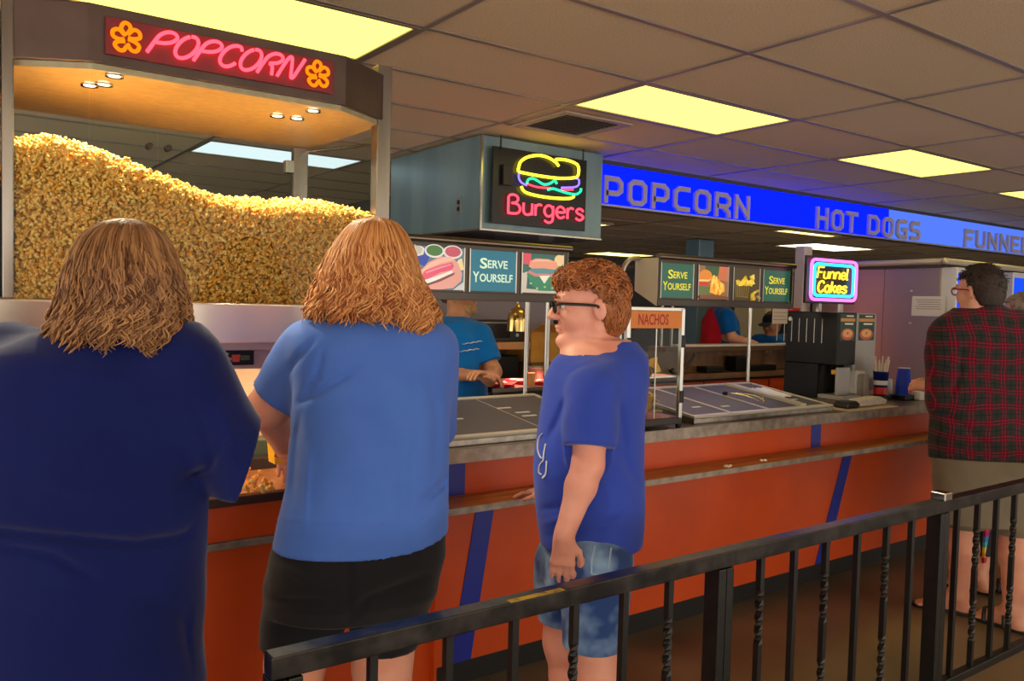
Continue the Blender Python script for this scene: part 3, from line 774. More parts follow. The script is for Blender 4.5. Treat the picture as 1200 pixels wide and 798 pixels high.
for k, c_ in enumerate(C):
    v, f = KST[k % 6]; s_ = rng.uniform(.0090, .0118)
    q = rng.normal(size=4); q /= np.linalg.norm(q); a_, b_, c2, d_ = q
    R = np.array([[1 - 2 * (c2 * c2 + d_ * d_), 2 * (b_ * c2 - a_ * d_), 2 * (b_ * d_ + a_ * c2)], [2 * (b_ * c2 + a_ * d_), 1 - 2 * (b_ * b_ + d_ * d_), 2 * (c2 * d_ - a_ * b_)], [2 * (b_ * d_ - a_ * c2), 2 * (c2 * d_ + a_ * b_), 1 - 2 * (b_ * b_ + c2 * c2)]])
    vs.append((v @ R.T) * s_ + c_); fs.append(f + o_); o_ += len(v)
POPM = mat('popcorn', (240, 206, 120), .8, 0, (226, 150, 20), 40, 2, island=.5, lo=.25, hi=.8)
bx_ = np.linspace(PX0 + .03, PX1 - .02, 30); tz_ = np.array([float(pile(q, 2.6)) - .03 for q in bx_]); by_ = front(bx_) + .046
bk = np.concatenate([np.stack([bx_, by_, np.full(30, 1.460)], 1), np.stack([bx_, by_, tz_], 1), np.stack([bx_, np.full(30, PYB - .05), tz_ + .03], 1)])
vs.append(bk); ii = np.arange(29)
for r0 in (0, 30): fs.append(np.concatenate([np.stack([r0 + ii, r0 + ii + 1, r0 + ii + 31], 1), np.stack([r0 + ii, r0 + ii + 31, r0 + ii + 30], 1)]) + o_)
V = np.concatenate(vs); org = V3(.76, 2.9, 1.458); V = V - org
me = fastmesh('popcorn', V, np.concatenate(fs), True); me.materials.append(POPM)
po = bpy.data.objects.new('popcorn', me); COL.objects.link(po); po.location = tuple(org)
tag(po, 'big heap of yellow popcorn filling the lit glass display case', 'popcorn', None, 'stuff')
# loose kernels in the serving bay: individual pieces
loose = [(287, 556), (262, 571), (283, 568), (296, 571), (312, 566), (256, 576), (300, 560), (318, 573), (272, 576), (306, 577), (290, 575)]
for k, (px, py) in enumerate(loose):
    p = atZ(px, py, .905)
    v, f = KST[k % 6]
    mb = MB(); mb.add(v * .0165 + np.array(p) + V3(0, 0, .010), [tuple(q) for q in f], True)
    o = mb.build('popcorn_piece', POPM); tag(o, 'loose popcorn piece lying on the orange-lit tray under the machine', 'popcorn', 'loose popcorn on the serving tray')
# popcorn box held at the bay
bx = thing('popcorn_box', 'yellow and red patterned popcorn box in front of the light blue shirt', 'popcorn box', atD(338, 545, 2.62))
p = atD(333, 541, 2.62)
cxb, cyb, zb0, zb1 = p[0], p[1], p[2], p[2] + .155
mb = MB(); vs_ = [(cxb + a_ * w_, cyb + b_ * w_ * .7, z) for z, w_ in ((zb0, .040), (zb1, .052)) for a_, b_ in ((-1, -1), (1, -1), (1, 1), (-1, 1))]
mb.add(vs_, [(0, 1, 5, 4), (1, 2, 6, 5), (2, 3, 7, 6), (3, 0, 4, 7), (0, 3, 2, 1)]); mb.build('carton', mat('carton_yellow', (250, 196, 40), .5), bx)
mc = [mat('carton_red', (214, 36, 40), .5), mat('carton_purple', (104, 44, 140), .5)]
for k in range(9):
    mb = MB(); cx_, cz_ = cxb - .034 + .024 * (k % 3) + .006 * (k // 3), zb0 + .03 + .045 * (k // 3)
    yo = -.0295 - .0075 * (cz_ - zb0) / .155
    mb.prism([(.012 * cos(2 * pi * i / 9) * (1 if i % 2 else .55), .012 * sin(2 * pi * i / 9) * (1 if i % 2 else .55)) for i in range(9)], (cx_, cyb + yo - .0015, cz_), U, Vv, Nn, 0, .0012)
    mb.build('printed_star', mc[k % 2], bx)

# ================================================================ BURGER BOX (hung steel housing) and its neon sign
BX0, BX1, BY0, BY1, BZ0 = 2.925, 3.955, 4.45, 5.70, 1.955
bb = thing('steel_housing', 'blue-grey steel box hanging from the ceiling behind the burgers sign', 'ceiling box', (3.44, 5.1, BZ0))
PAINT = mat('blue_grey_steel', (128, 154, 160), .30, .35, (114, 140, 148), 5, 3, .02, 50, aniso=.5, stretch=(1, 1, .2))
MB().box(BX0, BX1, BY0, BY1, BZ0, ZC - .012).build('shell', PAINT, bb, bevel=.004)
MB().box(BX0 - .006, BX0 + .008, BY0 - .006, BY0 + .008, BZ0, ZC - .012).build('corner_trim', CHROME(), bb)
mb = MB(); mb.box(BX0 - .004, BX1 + .004, BY0 - .004, BY1, BZ0 - .012, BZ0 - .0005); mb.build('bottom_flange', CHROME(), bb)
o1 = atX(538, 241, BX0)
op = MB().box(BX0 - .006, BX0 - .0002, o1[1] - .035, o1[1] + .035, o1[2] - .06, o1[2] + .06).build('outlet_plate', mat('outlet_steel', (140, 144, 142), .35, .6), bb, bevel=.002)
for dz in (-.022, .022): MB().lathe([(.016, 0), (.016, .002)], (BX0 - .0085, o1[1], o1[2] + dz), 14, (1, 0, 0)).build('socket', BLACK(), op)
bs = thing('burgers_neon_sign', 'black neon sign with a coloured burger outline above red Burgers lettering', 'neon sign', (3.45, BY0 - .05, 1.99))
yS = BY0 - .05
a, b = atY(578, 172, yS), atY(688, 271, yS)
sx0, sx1 = a[0] + .01, b[0] - .01
def bpx(px, py): q = atY(px, py, yS); return q[0], q[2]
c00, c10, c01, c11 = bpx(578.5, 172), bpx(688, 187), bpx(577, 261), bpx(686, 271)
z1_, z0_ = (c00[1] + c10[1]) / 2, (c01[1] + c11[1]) / 2
MB().box(c00[0], c10[0], yS, yS + .014, z0_, z1_).build('back_board', mat('black_acrylic', (18, 15, 18), .3), bs, bevel=.002)
def mp(q): return bpx(560 + q[0] / 5.7, 160 + q[1] / 5.7)
def neon_path(pts, m, r=.0075, name='neon_tube', per=5, yoff=.02):
    mb = MB(); mb.tube([(p[0], yS - yoff, p[1]) for p in spline([mp(q) for q in pts], per)], r, 8); return mb.build(name, m, bs)
neon_path([(528, 200), (505, 172), (450, 140), (390, 128), (320, 140), (275, 170), (262, 205), (262, 235), (330, 252), (420, 268), (520, 280), (600, 280), (648, 272), (660, 245), (660, 210), (645, 185), (600, 165), (550, 155), (508, 155)], NEON_Y, .0095, 'bun_top_tube')
neon_path([(278, 335), (290, 360), (320, 380), (400, 400), (500, 413), (600, 415), (630, 402)], NEON_Y, .0095, 'bun_base_tube')
neon_path([(315, 315), (325, 290), (355, 282), (390, 300), (430, 322), (470, 315), (500, 298), (515, 318)], NEON_G, .0085, 'lettuce_tube')
neon_path([(455, 358), (490, 350), (530, 362), (580, 378), (640, 388), (672, 370), (676, 348)], NEON_G, .0085, 'lettuce_tube')
neon_path([(315, 315), (350, 330), (400, 342), (470, 345)], NEON_R, .006, 'meat_tube')
neon_path([(545, 355), (585, 358), (625, 356)], NEON_R, .006, 'meat_tube')
neon_path([(262, 245), (262, 280), (280, 310), (315, 328)], NEON_V, .0065, 'cheese_tube')
neon_path([(640, 280), (662, 292), (660, 325), (630, 340), (545, 343)], NEON_V, .0065, 'cheese_tube')
w0, w1 = mp((190, 505)), mp((693, 560))
neon_word('Burgers', (w0[0], yS - .012, w0[1] - .005), U, V3(0, 0, 1), Nn, .120, (w1[0] - w0[0]), .0078, NEON_R, bs, 0, .13)
for q in ((150, 60), (700, 130)):
    p = mp(q); mb = MB()
    for k in range(8):
        cz = z1_ - .01 + k * (ZC - z1_ - .012) / 8 + .006
        e = spline([(p[0] + (.006 * cos(t) if k % 2 else 0), yS - .006 + (0 if k % 2 else .006 * cos(t)), cz + .012 * sin(t)) for t in np.linspace(0, 2 * pi, 9)[:-1]], 2, True)
        mb.tube(e, .0016, 6, True)
    mb.build('chain', DARKM(), bs)
for px in (380, 570):
    p, q = mp((px, 150)), mp((px + 2, 265)); MB().tube([(p[0], yS - .012, p[1]), (q[0], yS - .012, q[1])], .0025, 6).build('tube_support', glass(), bs)
tr = mp((185, 270)); MB().box(tr[0] - .035, tr[0] + .035, yS - .03, yS - .001, tr[1] - .055, tr[1] + .075).build('transformer', DARKM(), bs, bevel=.003)

# ================================================================ BLUE SIGN BAND
band = thing('sign_band', 'long glowing blue overhead sign band reading POPCORN HOT DOGS FUNNEL', 'sign', (9, YB, ZK))
MB().box(BX1 + .005, 15, YB + .0, YB + .10, ZK, ZC - .012).build('casing', mat('band_casing', (90, 92, 120), .5), band)
BLUE1 = emit('blue_backlit_panel', (.001, .006, 1.0), 3.2)
BLUE2 = emit('pale_blue_backlit_panel', (.10, .22, 1.0), 1.0)
xA = atY(1040, 260, YB)[0]; xM = atY(915, 240, YB)[0]
MB().box(BX1 + .01, xA, YB - .012, YB - .001, ZK + .012, ZC - .0125).build('light_panel', BLUE1, band)
MB().box(xA + .002, 15, YB - .012, YB - .001, ZK + .012, ZC - .0125).build('light_panel', BLUE2, band)
MB().box(BX1 + .01, 15, YB - .022, YB - .0125, ZC - .034, ZC - .002).build('top_trim', mat('band_top_trim', (60, 58, 70), .6), band)
MB().box(BX1 + .01, 15, YB - .018, YB + .001, ZK - .004, ZK + .0115).build('bottom_trim', mat('band_trim', (170, 165, 175), .4, .4), band)
BL = {
 'P': ([([(.11, 0), (.11, .89), (.52, .89), (.65, .76), (.65, .50), (.52, .37), (.11, .37)], False)], .78),
 'O': ([([(.24, .11), (.11, .24), (.11, .76), (.24, .89), (.54, .89), (.67, .76), (.67, .24), (.54, .11)], True)], .80),
 'C': ([([(.70, .89), (.24, .89), (.11, .76), (.11, .24), (.24, .11), (.70, .11)], False)], .76),
 'R': ([([(.11, 0), (.11, .89), (.54, .89), (.67, .76), (.67, .56), (.54, .43), (.11, .43)], False), ([(.40, .43), (.67, .20), (.67, 0)], False)], .80),
 'N': ([([(.11, 0), (.11, 1)], False), ([(.11, .88), (.67, .12)], False), ([(.67, 0), (.67, 1)], False)], .80),
 'H': ([([(.11, 0), (.11, 1)], False), ([(.11, .5), (.67, .5)], False), ([(.67, 0), (.67, 1)], False)], .80),
 'T': ([([(0, .89), (.74, .89)], False), ([(.37, .8), (.37, 0)], False)], .76),
 'D': ([([(.11, .11), (.11, .89), (.50, .89), (.67, .72), (.67, .28), (.50, .11)], True)], .80),
 'G': ([([(.70, .89), (.24, .89), (.11, .76), (.11, .24), (.24, .11), (.67, .11), (.67, .48), (.42, .48)], False)], .80),
 'S': ([([(.68, .89), (.24, .89), (.11, .78), (.11, .60), (.22, .50), (.56, .50), (.67, .40), (.67, .22), (.54, .11), (.08, .11)], False)], .78),
 'F': ([([(.11, 0), (.11, .89), (.68, .89)], False), ([(.11, .48), (.58, .48)], False)], .74),
 'U': ([([(.11, 1), (.11, .24), (.24, .11), (.54, .11), (.67, .24), (.67, 1)], False)], .80),
 'E': ([([(.70, .89), (.11, .89), (.11, .11), (.70, .11)], False), ([(.11, .5), (.6, .5)], False)], .76),
 'L': ([([(.11, 1), (.11, .11), (.66, .11)], False)], .72),
}
LETM = mat('grey_sign_letter', (176, 166, 184), .55)
def block_word(word, px0, px1, zb_, zt_):
    y = YB - .014; x0, x1 = atY(px0, 215, y)[0], atY(px1, 255, y)[0]
    tot = sum(BL[c_][1] for c_ in word) + .10 * (len(word) - 1); k = (x1 - x0) / tot; h = zt_ - zb_; x = 0
    for c_ in word:
        mb = MB()
        for si, (pts, cl) in enumerate(BL[c_][0]):
            mb.stroke([((x + p[0]) * k, p[1] * h) for p in pts], .20 * h * .95, (x0, y, zb_), U, Vv, Nn, 0, .022 - .0012 * si, cl)
        mb.build('letter', LETM, band); x += BL[c_][1] + .10
block_word('POPCORN', 705, 878, ZK + .018, ZK + .222)
block_word('HOT', 956, 1004, ZK + .018, ZK + .222)
block_word('DOGS', 1017, 1078, ZK + .018, ZK + .222)
block_word('FUNNEL', 1131, 1207, ZK + .018, ZK + .222)
# ================================================================ SNEEZE GUARDS WITH LIT PICTURE PANELS
ALU = mat('brushed_aluminium', (186, 182, 174), .3, .9)
CREAM = mat('cream_metal', (196, 184, 160), .45, .1)
BRONZE = mat('dark_bronze_metal', (74, 66, 60), .35, .6)
def ell2(cx, cy, rx, ry, n=22, a0=0, a1=360, rot=0):
    c_, s_ = cos(radians(rot)), sin(radians(rot))
    return [(cx + rx * cos(t) * c_ - ry * sin(t) * s_, cy + rx * cos(t) * s_ + ry * sin(t) * c_) for t in [radians(a0 + (a1 - a0) * i / n) for i in range(n + (0 if a1 - a0 == 360 else 1))]]
def pm_(name, col, e=.5):
    return mat('print_' + name, col, .3, emis=col, estr=e)
def picture(parent, kind, x0, x1, z0, z1, y, name='picture_panel'):
    """flat backlit print; shapes are layered half a millimetre apart"""
    W, H_ = x1 - x0, z1 - z0; o = (x0, y, z0); uu, vv = V3(W, 0, 0), V3(0, 0, H_)
    if kind == 'serve_teal' or kind == 'serve_green':
        bgc, tx = ((0, 112, 138), (200, 228, 196)) if kind == 'serve_teal' else ((18, 92, 72), (214, 206, 40))
        bg = MB().box(x0, x1, y, y + .004, z0, z1).build(name, pm_(kind, bgc, .42), parent)
        tm = pm_(kind + '_letters', tx, .65)
        for t, s_, fx, fz, hh in (('S', 1.35, .20, .56, .25), ('ERVE', 1, .37, .575, .19), ('Y', 1.35, .05, .22, .25), ('OURSELF', 1, .20, .235, .19)):
            text('lettering', t, (x0 + fx * W, y - .0002, z0 + fz * H_), U, V3(.08 * 0, 0, 1), Nn, hh * H_, tm, bg, .018, .0008, width=W * {'S': .16, 'ERVE': .44, 'Y': .14, 'OURSELF': .73}[t])
        return bg
    mats = []; mb = MB(); cols = {}
    def lay(poly, col, e=.5):
        key = col
        if key not in cols: cols[key] = len(mats); mats.append(pm_('%d_%d_%d' % col, col, .42))
        mb.cm = cols[key]; lay.k += 1
        mb.prism(poly, V3(*o) , uu, vv, Nn, -.004 if lay.k == 1 else 0, .0004 * lay.k)
    lay.k = 0
    full = [(0, 0), (1, 0), (1, 1), (0, 1)]
    if kind == 'hotdog':
        lay(full, (92, 122, 140)); lay([(0, .62), (.2, .52), (.34, .9), (.12, 1), (0, 1)], (46, 70, 170))
        for cx_, cc in ((.06, (196, 190, 170)), (.38, (70, 120, 62)), (.76, (196, 84, 104))):
            lay(ell2(cx_, .90, .20, .16) if cx_ > .1 else [(0, .74), (.16, .8), (.18, .95), (.10, 1), (0, 1)], (226, 226, 218)); lay(ell2(cx_, .91, .165, .125) if cx_ > .1 else [(0, .78), (.12, .83), (.14, .93), (.08, 1), (0, 1)], cc)
        lay(ell2(.95, .62, .10, .14, a0=90, a1=270) + [(1, .5)], (240, 216, 160))
        lay([(.0, .0), (.78, .0), (1, .20), (1, 0), (1, .0), (.8, 0)], (200, 204, 205))
        lay([(.08, .38), (.25, .62), (.5, .78), (.72, .78), (.86, .66), (.96, .40), (.94, .22), (.78, .05), (.5, .0), (.05, .0), (0, .1)], (226, 160, 148))
        lay([(.10, .40), (.3, .62), (.55, .76), (.72, .77), (.80, .72), (.5, .62), (.28, .50), (.12, .38)], (240, 188, 168))
        lay([(.12, .30), (.2, .44), (.5, .58), (.74, .66), (.78, .56), (.74, .48), (.5, .40), (.25, .24), (.14, .22)], (222, 88, 120))
        lay([(.2, .40), (.5, .54), (.72, .62), (.72, .59), (.5, .50), (.22, .37)], (246, 150, 168))
        lay([(.18, .20), (.5, .34), (.74, .46), (.76, .42), (.52, .28), (.25, .12), (.17, .13)], (244, 240, 236))
        lay([(.18, .11), (.5, .25), (.80, .42), (.78, .36), (.5, .19), (.22, .07)], (120, 74, 70))
    elif kind == 'burger':
        lay(full, (34, 100, 92)); lay([(0, .72), (.2, .72), (.2, 1), (0, 1)], (214, 76, 96)); lay(ell2(.90, .86, .12, .15, a0=90, a1=330) + [(1, 1)], (238, 206, 150))
        lay([(.04, .5), (.12, .54), (.1, .1), (.9, .06), (1, 0), (0, 0), (0, .5)], (206, 196, 180))
        lay([(.10, .48), (.2, .2), (.4, .06), (.72, .06), (.9, .24), (.96, .5), (.8, .52), (.5, .56), (.2, .54)], (40, 132, 96))
        for q in ((.2, .24), (.36, .12), (.55, .16), (.74, .14), (.84, .3)): lay(ell2(q[0], q[1], .03, .025, 8), (160, 208, 130))
        lay([(.15, .58), (.12, .50), (.3, .42), (.75, .42), (.90, .52), (.86, .60)], (206, 132, 130))
        lay([(.16, .56), (.3, .50), (.7, .50), (.88, .57), (.85, .64), (.2, .64)], (80, 142, 150))
        lay([(.40, .44), (.66, .46), (.53, .25)], (244, 240, 214))
        lay([(.14, .66), (.16, .80), (.30, .88), (.62, .88), (.82, .82), (.86, .68), (.78, .62), (.5, .64), (.22, .62)], (234, 158, 128))
        lay([(.2, .78), (.32, .86), (.6, .86), (.74, .82), (.5, .82), (.3, .8)], (248, 190, 160))
    elif kind == 'fries':
        lay(full, (150, 104, 62)); lay([(.25, .62), (.62, .66), (.7, 1), (.2, 1)], (52, 84, 48)); lay([(.66, .6), (1, .55), (1, 1), (.68, 1)], (206, 112, 72))
        lay(ell2(.22, .68, .22, .2), (230, 138, 44)); lay([(0, .38), (.3, .40), (.34, .52), (0, .52)], (204, 56, 40)); lay([(0, .52), (.3, .52), (.42, .62), (.3, .58), (0, .58)], (246, 206, 120))
        lay([(0, .12), (.5, .16), (.45, .36), (0, .38)], (96, 112, 56)); lay([(.36, .2), (.6, .14), (.88, .24), (.86, .46), (.66, .58), (.5, .74), (.42, .6)], (244, 178, 52))
        rr = random.Random(3)
        for k in range(26):
            cx_, cz_ = rr.uniform(.42, .8), rr.uniform(.2, .62); a_ = rr.uniform(50, 130); l_ = rr.uniform(.10, .17)
            if cz_ > .62 - .5 * abs(cx_ - .52): continue
            lay(ell2(cx_, cz_, l_, .016, 8, rot=a_), ((252, 214, 96), (236, 156, 44), (255, 228, 130))[k % 3])
        lay([(0, 0), (1, 0), (1, .08), (.5, .14), (0, .10)], (120, 72, 40))
    else:
        lay(full, (66, 54, 20)); rr = random.Random(8)
        lay([(.08, .1), (.56, .08), (.60, .50), (.06, .52)], (120, 96, 30))
        for k in range(6): lay([(.10 + .08 * k, .12), (.125 + .08 * k, .12), (.12 + .085 * k, .48), (.095 + .085 * k, .48)], (70, 54, 18))
        for k in range(20):
            cx_, cz_ = rr.uniform(.1, .72), rr.uniform(.48, .8); 
            if cz_ > .55 + .42 * cx_: cz_ = .55
            a_ = rr.uniform(0, 360); lay([(cx_ + .10 * cos(radians(a_ + t)), cz_ + .085 * sin(radians(a_ + t))) for t in (0, 120, 240)], ((244, 212, 60), (226, 186, 44), (250, 228, 110))[k % 3])
        for k in range(9):
            cx_, cz_ = rr.uniform(.62, .95), rr.uniform(.05, .34); lay(ell2(cx_, cz_, .07, .035, 9, rot=rr.uniform(0, 180)), ((226, 190, 60), (180, 150, 70))[k % 2])
    return mb.build(name, None, parent, mats=mats)

def sneeze_guard(x0, x1, panels, label, post_x, tube_x, tube_right=False):
    YF, YK, Z0, Z1, ZK_ = 3.19, 3.36, 1.487, 1.742, 1.57
    t = thing('sneeze_guard', label, 'sneeze guard', ((x0 + x1) / 2, 3.26, 1.05), 'lit sneeze guards over the food bars')
    prof = [(YF, Z0), (YK, ZK_), (YK, Z1), (YF, Z1)]
    mb = MB(); mb.prism(prof, (0, 0, 0), (0, 1, 0), (0, 0, 1), (1, 0, 0), x0 + .004, x1 - .004); mb.build('sign_box', BRONZE, t, bevel=.003)
    for xa in (x0, x1 - .0035):
        mb = MB(); mb.prism([(YF - .002, Z0 - .004), (YK + .002, ZK_ - .003), (YK + .002, Z1 + .004), (YF - .002, Z1 + .004)], (0, 0, 0), (0, 1, 0), (0, 0, 1), (1, 0, 0), xa, xa + .0035); mb.build('end_plate', CREAM, t, bevel=.001)
    MB().tube([(x0 + .01, YF + .006, Z1 + .012), (x1 + .02, YF + .006, Z1 + .012)], .017, 14).build('top_tube', mat('tarnished_tube', (120, 108, 94), .28, .9), t)
    n = len(panels)
    for k, (kd, pa, pb) in enumerate(panels):
        p = picture(t, kd, pa, pb, Z0 + .045, Z1 - .022, YF - .005)
        for xx in (pa - .006, pb):
            MB().box(xx, xx + .006, YF - .0065, YF - .0005, Z0 + .04, Z1 - .018).build('panel_frame', ALU, t)
    MB().box(x0 + .004, x1 - .004, YF - .008, YF - .0005, Z0, Z0 + .036).build('lower_rail', BRONZE, t, bevel=.002)
    MB().box(x0 + .06, x1 - .06, 3.255, 3.285, 1.506, 1.514).build('added_fill_tube', emit('guard_fill_glow', (1.0, .82, .6), 14), t)  # unseen strip added to brighten the food bar and the server
    for px_ in post_x:
        MB().tube([(px_, 3.235, 1.035), (px_, 3.235, 1.52)], .011, 12).build('post', ALU, t)
    for tx_, dz in tube_x:
        pts = [V3(tx_, 3.34, 1.00), V3(tx_, 3.34, 1.3), V3(tx_, 3.34, 1.60), V3(tx_ + .01 * dz, 3.34, 1.68), V3(tx_ + .05 * dz, 3.335, 1.735), V3(tx_ + .12 * dz, 3.33, 1.748)]
        MB().tube(spline(pts, 6), .014, 12).build('bent_post', ALU, t)
    return t
Xf = lambda px: atY(px, 330, 3.185)[0]
sneeze_guard(1.45, Xf(666), [('hotdog', Xf(486), Xf(543)), ('serve_teal', Xf(551), Xf(604)), ('burger', Xf(612), Xf(659))],
             'sneeze guard with hot dog and burger pictures around a teal SERVE YOURSELF panel', (atY(617, 400, 3.235)[0],), ((Xf(651) + .08, -1),))
sneeze_guard(3.25, Xf(930), [('serve_green', Xf(775), Xf(812)), ('fries', Xf(819), Xf(853)), ('nachos', Xf(860), Xf(890)), ('serve_green', Xf(895), Xf(925))],
             'sneeze guard with fries and nacho pictures between two green SERVE YOURSELF panels', (atY(878, 400, 3.235)[0],), ((3.13, 1),))
# paper notice hanging from the second guard
p0_, p1_ = atY(905, 362, 3.18), atY(921, 400, 3.18)
t = MB().box(p0_[0], p1_[0], 3.176, 3.1775, 1.395, 1.487); o = t.build('paper_notice', mat('old_paper', (196, 180, 156), .8)); tag(o, 'beige paper notice taped below the right end of the second picture guard', 'paper')
for k in range(3): MB().box(p0_[0] + .008, p1_[0] - .01 - .01 * (k % 2), 3.1754, 3.1758, 1.462 - .022 * k, 1.465 - .022 * k).build('printed_line', mat('print_grey', (120, 108, 96), .8), o)

# ================================================================ FOOD BARS (tilted cold plates)
PLATE = mat('dark_cold_plate', (72, 66, 70), .5, 0, (70, 67, 75), 5, 3)
PANST = mat('food_bar_steel', (176, 168, 158), .28, .95, (150, 142, 132), 30, 2)
LBL = mat('white_label', (226, 222, 214), .5)
def food_bar(x0, x1, label, dividers, labels):
    ya, yb, za, zb_ = 2.62, 3.19, .972, 1.045
    t = thing('food_bar', label, 'food bar', ((x0 + x1) / 2, 2.9, .936), 'self-serve food bars on the counter')
    mb = MB(); mb.prism([(ya, .9355), (yb, .9355), (yb, zb_ - .012), (ya, za - .012)], (0, 0, 0), (0, 1, 0), (0, 0, 1), (1, 0, 0), x0, x1); mb.build('pan', PANST, t, bevel=.002)
    d = nrm(V3(0, yb - ya, zb_ - za)); nn = nrm(np.cross(U, d)); L = np.hypot(yb - ya, zb_ - za); o = V3(0, ya, za - .0118)
    mb = MB(); mb.prism([(x0 + .02, .03), (x1 - .02, .03), (x1 - .02, L - .03), (x0 + .02, L - .03)], o, U, d, nn, 0, .006); pl = mb.build('cold_plate', PLATE, t)
    for nm, q in (('rim', [(x0, 0), (x1, 0), (x1, .028), (x0, .028)]), ('rim', [(x0, L - .028), (x1, L - .028), (x1, L), (x0, L)]), ('rim', [(x0, .0285), (x0 + .018, .0285), (x0 + .018, L - .0285), (x0, L - .0285)]), ('rim', [(x1 - .018, .0285), (x1, .0285), (x1, L - .0285), (x1 - .018, L - .0285)])):
        mb = MB(); mb.prism(q, o, U, d, nn, 0, .012); mb.build(nm, mat('bar_frame_steel', (206, 198, 182), .35, .4), t, bevel=.002)
    for xx, wd, hh in dividers:
        mb = MB(); mb.prism([(xx, .03), (xx + wd, .03), (xx + wd, L - .03), (xx, L - .03)], o, U, d, nn, .0062, .0062 + hh); mb.build('divider_and_reflection', mat('bar_frame_steel', (206, 198, 182), .35, .4), t)
    for xx, yy, ln in labels:
        mb = MB(); mb.prism([(xx, yy), (xx + ln, yy), (xx + ln, yy + .016), (xx, yy + .016)], o, U, d, nn, .0062, .0072); mb.build('price_label', LBL, pl)
    return o, d, nn, L
def onbar(px, py):     # a point on the sloping plate seen at this place
    d = ray(px, py); nn = nrm(np.cross(U, nrm(V3(0, .57, .073)))); p = V3(0, 2.62, .9665); k = ((p - CAM) @ nn) / (d @ nn); q = CAM + d * k
    return q[0], np.hypot(q[1] - 2.62, q[2] - .9602)
lab1 = []
for (px, py) in ((591, 478), (613, 483), (621, 487), (534, 491)):
    x_, y_ = onbar(px, py); lab1.append((x_ - .04, y_ - .008, .075))
food_bar(1.48, 2.43, 'black topped food bar in front of the blue-shirted server', [(onbar(608, 490)[0], .004, .001)], lab1)  # reflection of the guard post, drawn as a thin strip on the plate
lab2 = []
for (px, py) in ((816, 477), (850, 476), (930, 468)):
    x_, y_ = onbar(px, py); lab2.append((x_ - .03, y_ - .008, .06))
bo, bd, bn, bl = food_bar(2.945, 4.05, 'food bar with steel dividers, tongs and white paper right of the nacho case', [(3.22, .022, .004), (3.52, .022, .004), (3.80, .05, .014)], lab2)
# tongs
x_, y_ = onbar(862, 466); P = lambda a, b, c_: bo + a * U + b * bd + c_ * bn
t = thing('serving_tongs', 'yellowish serving tongs lying on the food bar with steel dividers', 'tongs', P(x_, y_, .01))
TG = mat('tong_steel_warm', (226, 212, 150), .2, .9)
for s_ in (-1, 1):
    mb = MB(); mb.tube(spline([P(x_ - .02, y_ + .05, .016), P(x_ - .01 + s_ * .012, y_ + .0, .03), P(x_ + .02 + s_ * .028, y_ - .09, .034), P(x_ + .03 + s_ * .024, y_ - .15, .02)], 5), .006, 8, flat=.5); mb.build('arm', TG, t)
MB().ellipsoid(P(x_ - .022, y_ + .055, .018), (.016, .016, .012)).build('grip', BLACK(), t)
MB().tube([P(x_ + .045, y_ - .15, .0075), P(x_ + .06, y_ - .12, .05)], .004, 6).build('prop', TG, t)
x_, y_ = onbar(903, 461); mb = MB()
for i in range(6):
    mb.add([P(x_ - .06 + .024 * i, y_ - .10, .008 + .006 * (i % 2)), P(x_ - .036 + .024 * i, y_ - .10, .008 + .006 * ((i + 1) % 2)), P(x_ - .036 + .024 * i, y_ + .10, .012 + .006 * ((i + 1) % 2)), P(x_ - .06 + .024 * i, y_ + .10, .012 + .006 * (i % 2))], [(0, 1, 2, 3)])
o = mb.build('white_paper', mat('white_wrap_paper', (222, 224, 236), .6)); tag(o, 'crumpled white paper sheet lying on the food bar right of the tongs', 'paper')
o.modifiers.new('thick', 'SOLIDIFY').thickness = .001

# ================================================================ NACHO CASE
NX0, NX1, NY0, NY1, NZ0, NZ1 = 2.475, 2.80, 2.565, 2.93, .975, 1.474
nc = thing('nacho_case', 'glass display case with an orange NACHOS header and chips on shelves', 'display case', ((NX0 + NX1) / 2, 2.75, .935))
for x in (NX0 - .03, NX1 - .02):
    for y in (NY0, NY1 - .02):
        MB().box(x, x + .02, y, y + .02, NZ0, NZ1).build('post', ALU, nc, bevel=.002)
        MB().lathe([(.010, .0005), (.014, .012), (.009, .040)], (x + .01, y + .012, .935), 12).build('foot', BLACK(), nc)
MB().box(NX0 - .03, NX1, NY0, NY1, NZ0 - .02, NZ0 + .012).build('base', DARKM(), nc, bevel=.003)
MB().box(NX0 - .028, NX1 - .002, NY0 + .004, NY1, NZ1 - .012, NZ1 + .004).build('roof', ALU, nc, bevel=.002)
hp = MB().box(NX0 - .009, NX1 - .0205, NY0 + .002, NY0 + .016, NZ1 - .088, NZ1 - .0125).build('header_panel', mat('orange_header', (206, 116, 34), .5, emis=(206, 116, 34), estr=.15), nc)
text('lettering', 'NACHOS', (NX0 + .035, NY0 + .0015, NZ1 - .072), U, Vv, Nn, .046, mat('nacho_red', (176, 22, 30), .5), hp, .02, .0006, width=.185)
for nm, y in (('front_glass', NY0 + .006), ('back_glass', NY1 - .01)): MB().box(NX0 - .009, NX1 - .021, y, y + .003, NZ0 + .014, NZ1 - .09).build(nm, G, nc)
for x in (NX0 - .024, NX1 - .012): MB().box(x, x + .003, NY0 + .021, NY1 - .021, NZ0 + .014, NZ1 - .013).build('side_glass', G, nc)
MB().box((NX0 + NX1) / 2 - .016, (NX0 + NX1) / 2 - .012, NY0 + .001, NY0 + .005, NZ0 + .014, NZ1 - .09).build('door_seam', ALU, nc)
for z in (1.165,): MB().box(NX0 - .008, NX1 - .022, NY0 + .02, NY1 - .02, z, z + .006).build('shelf', ALU, nc)
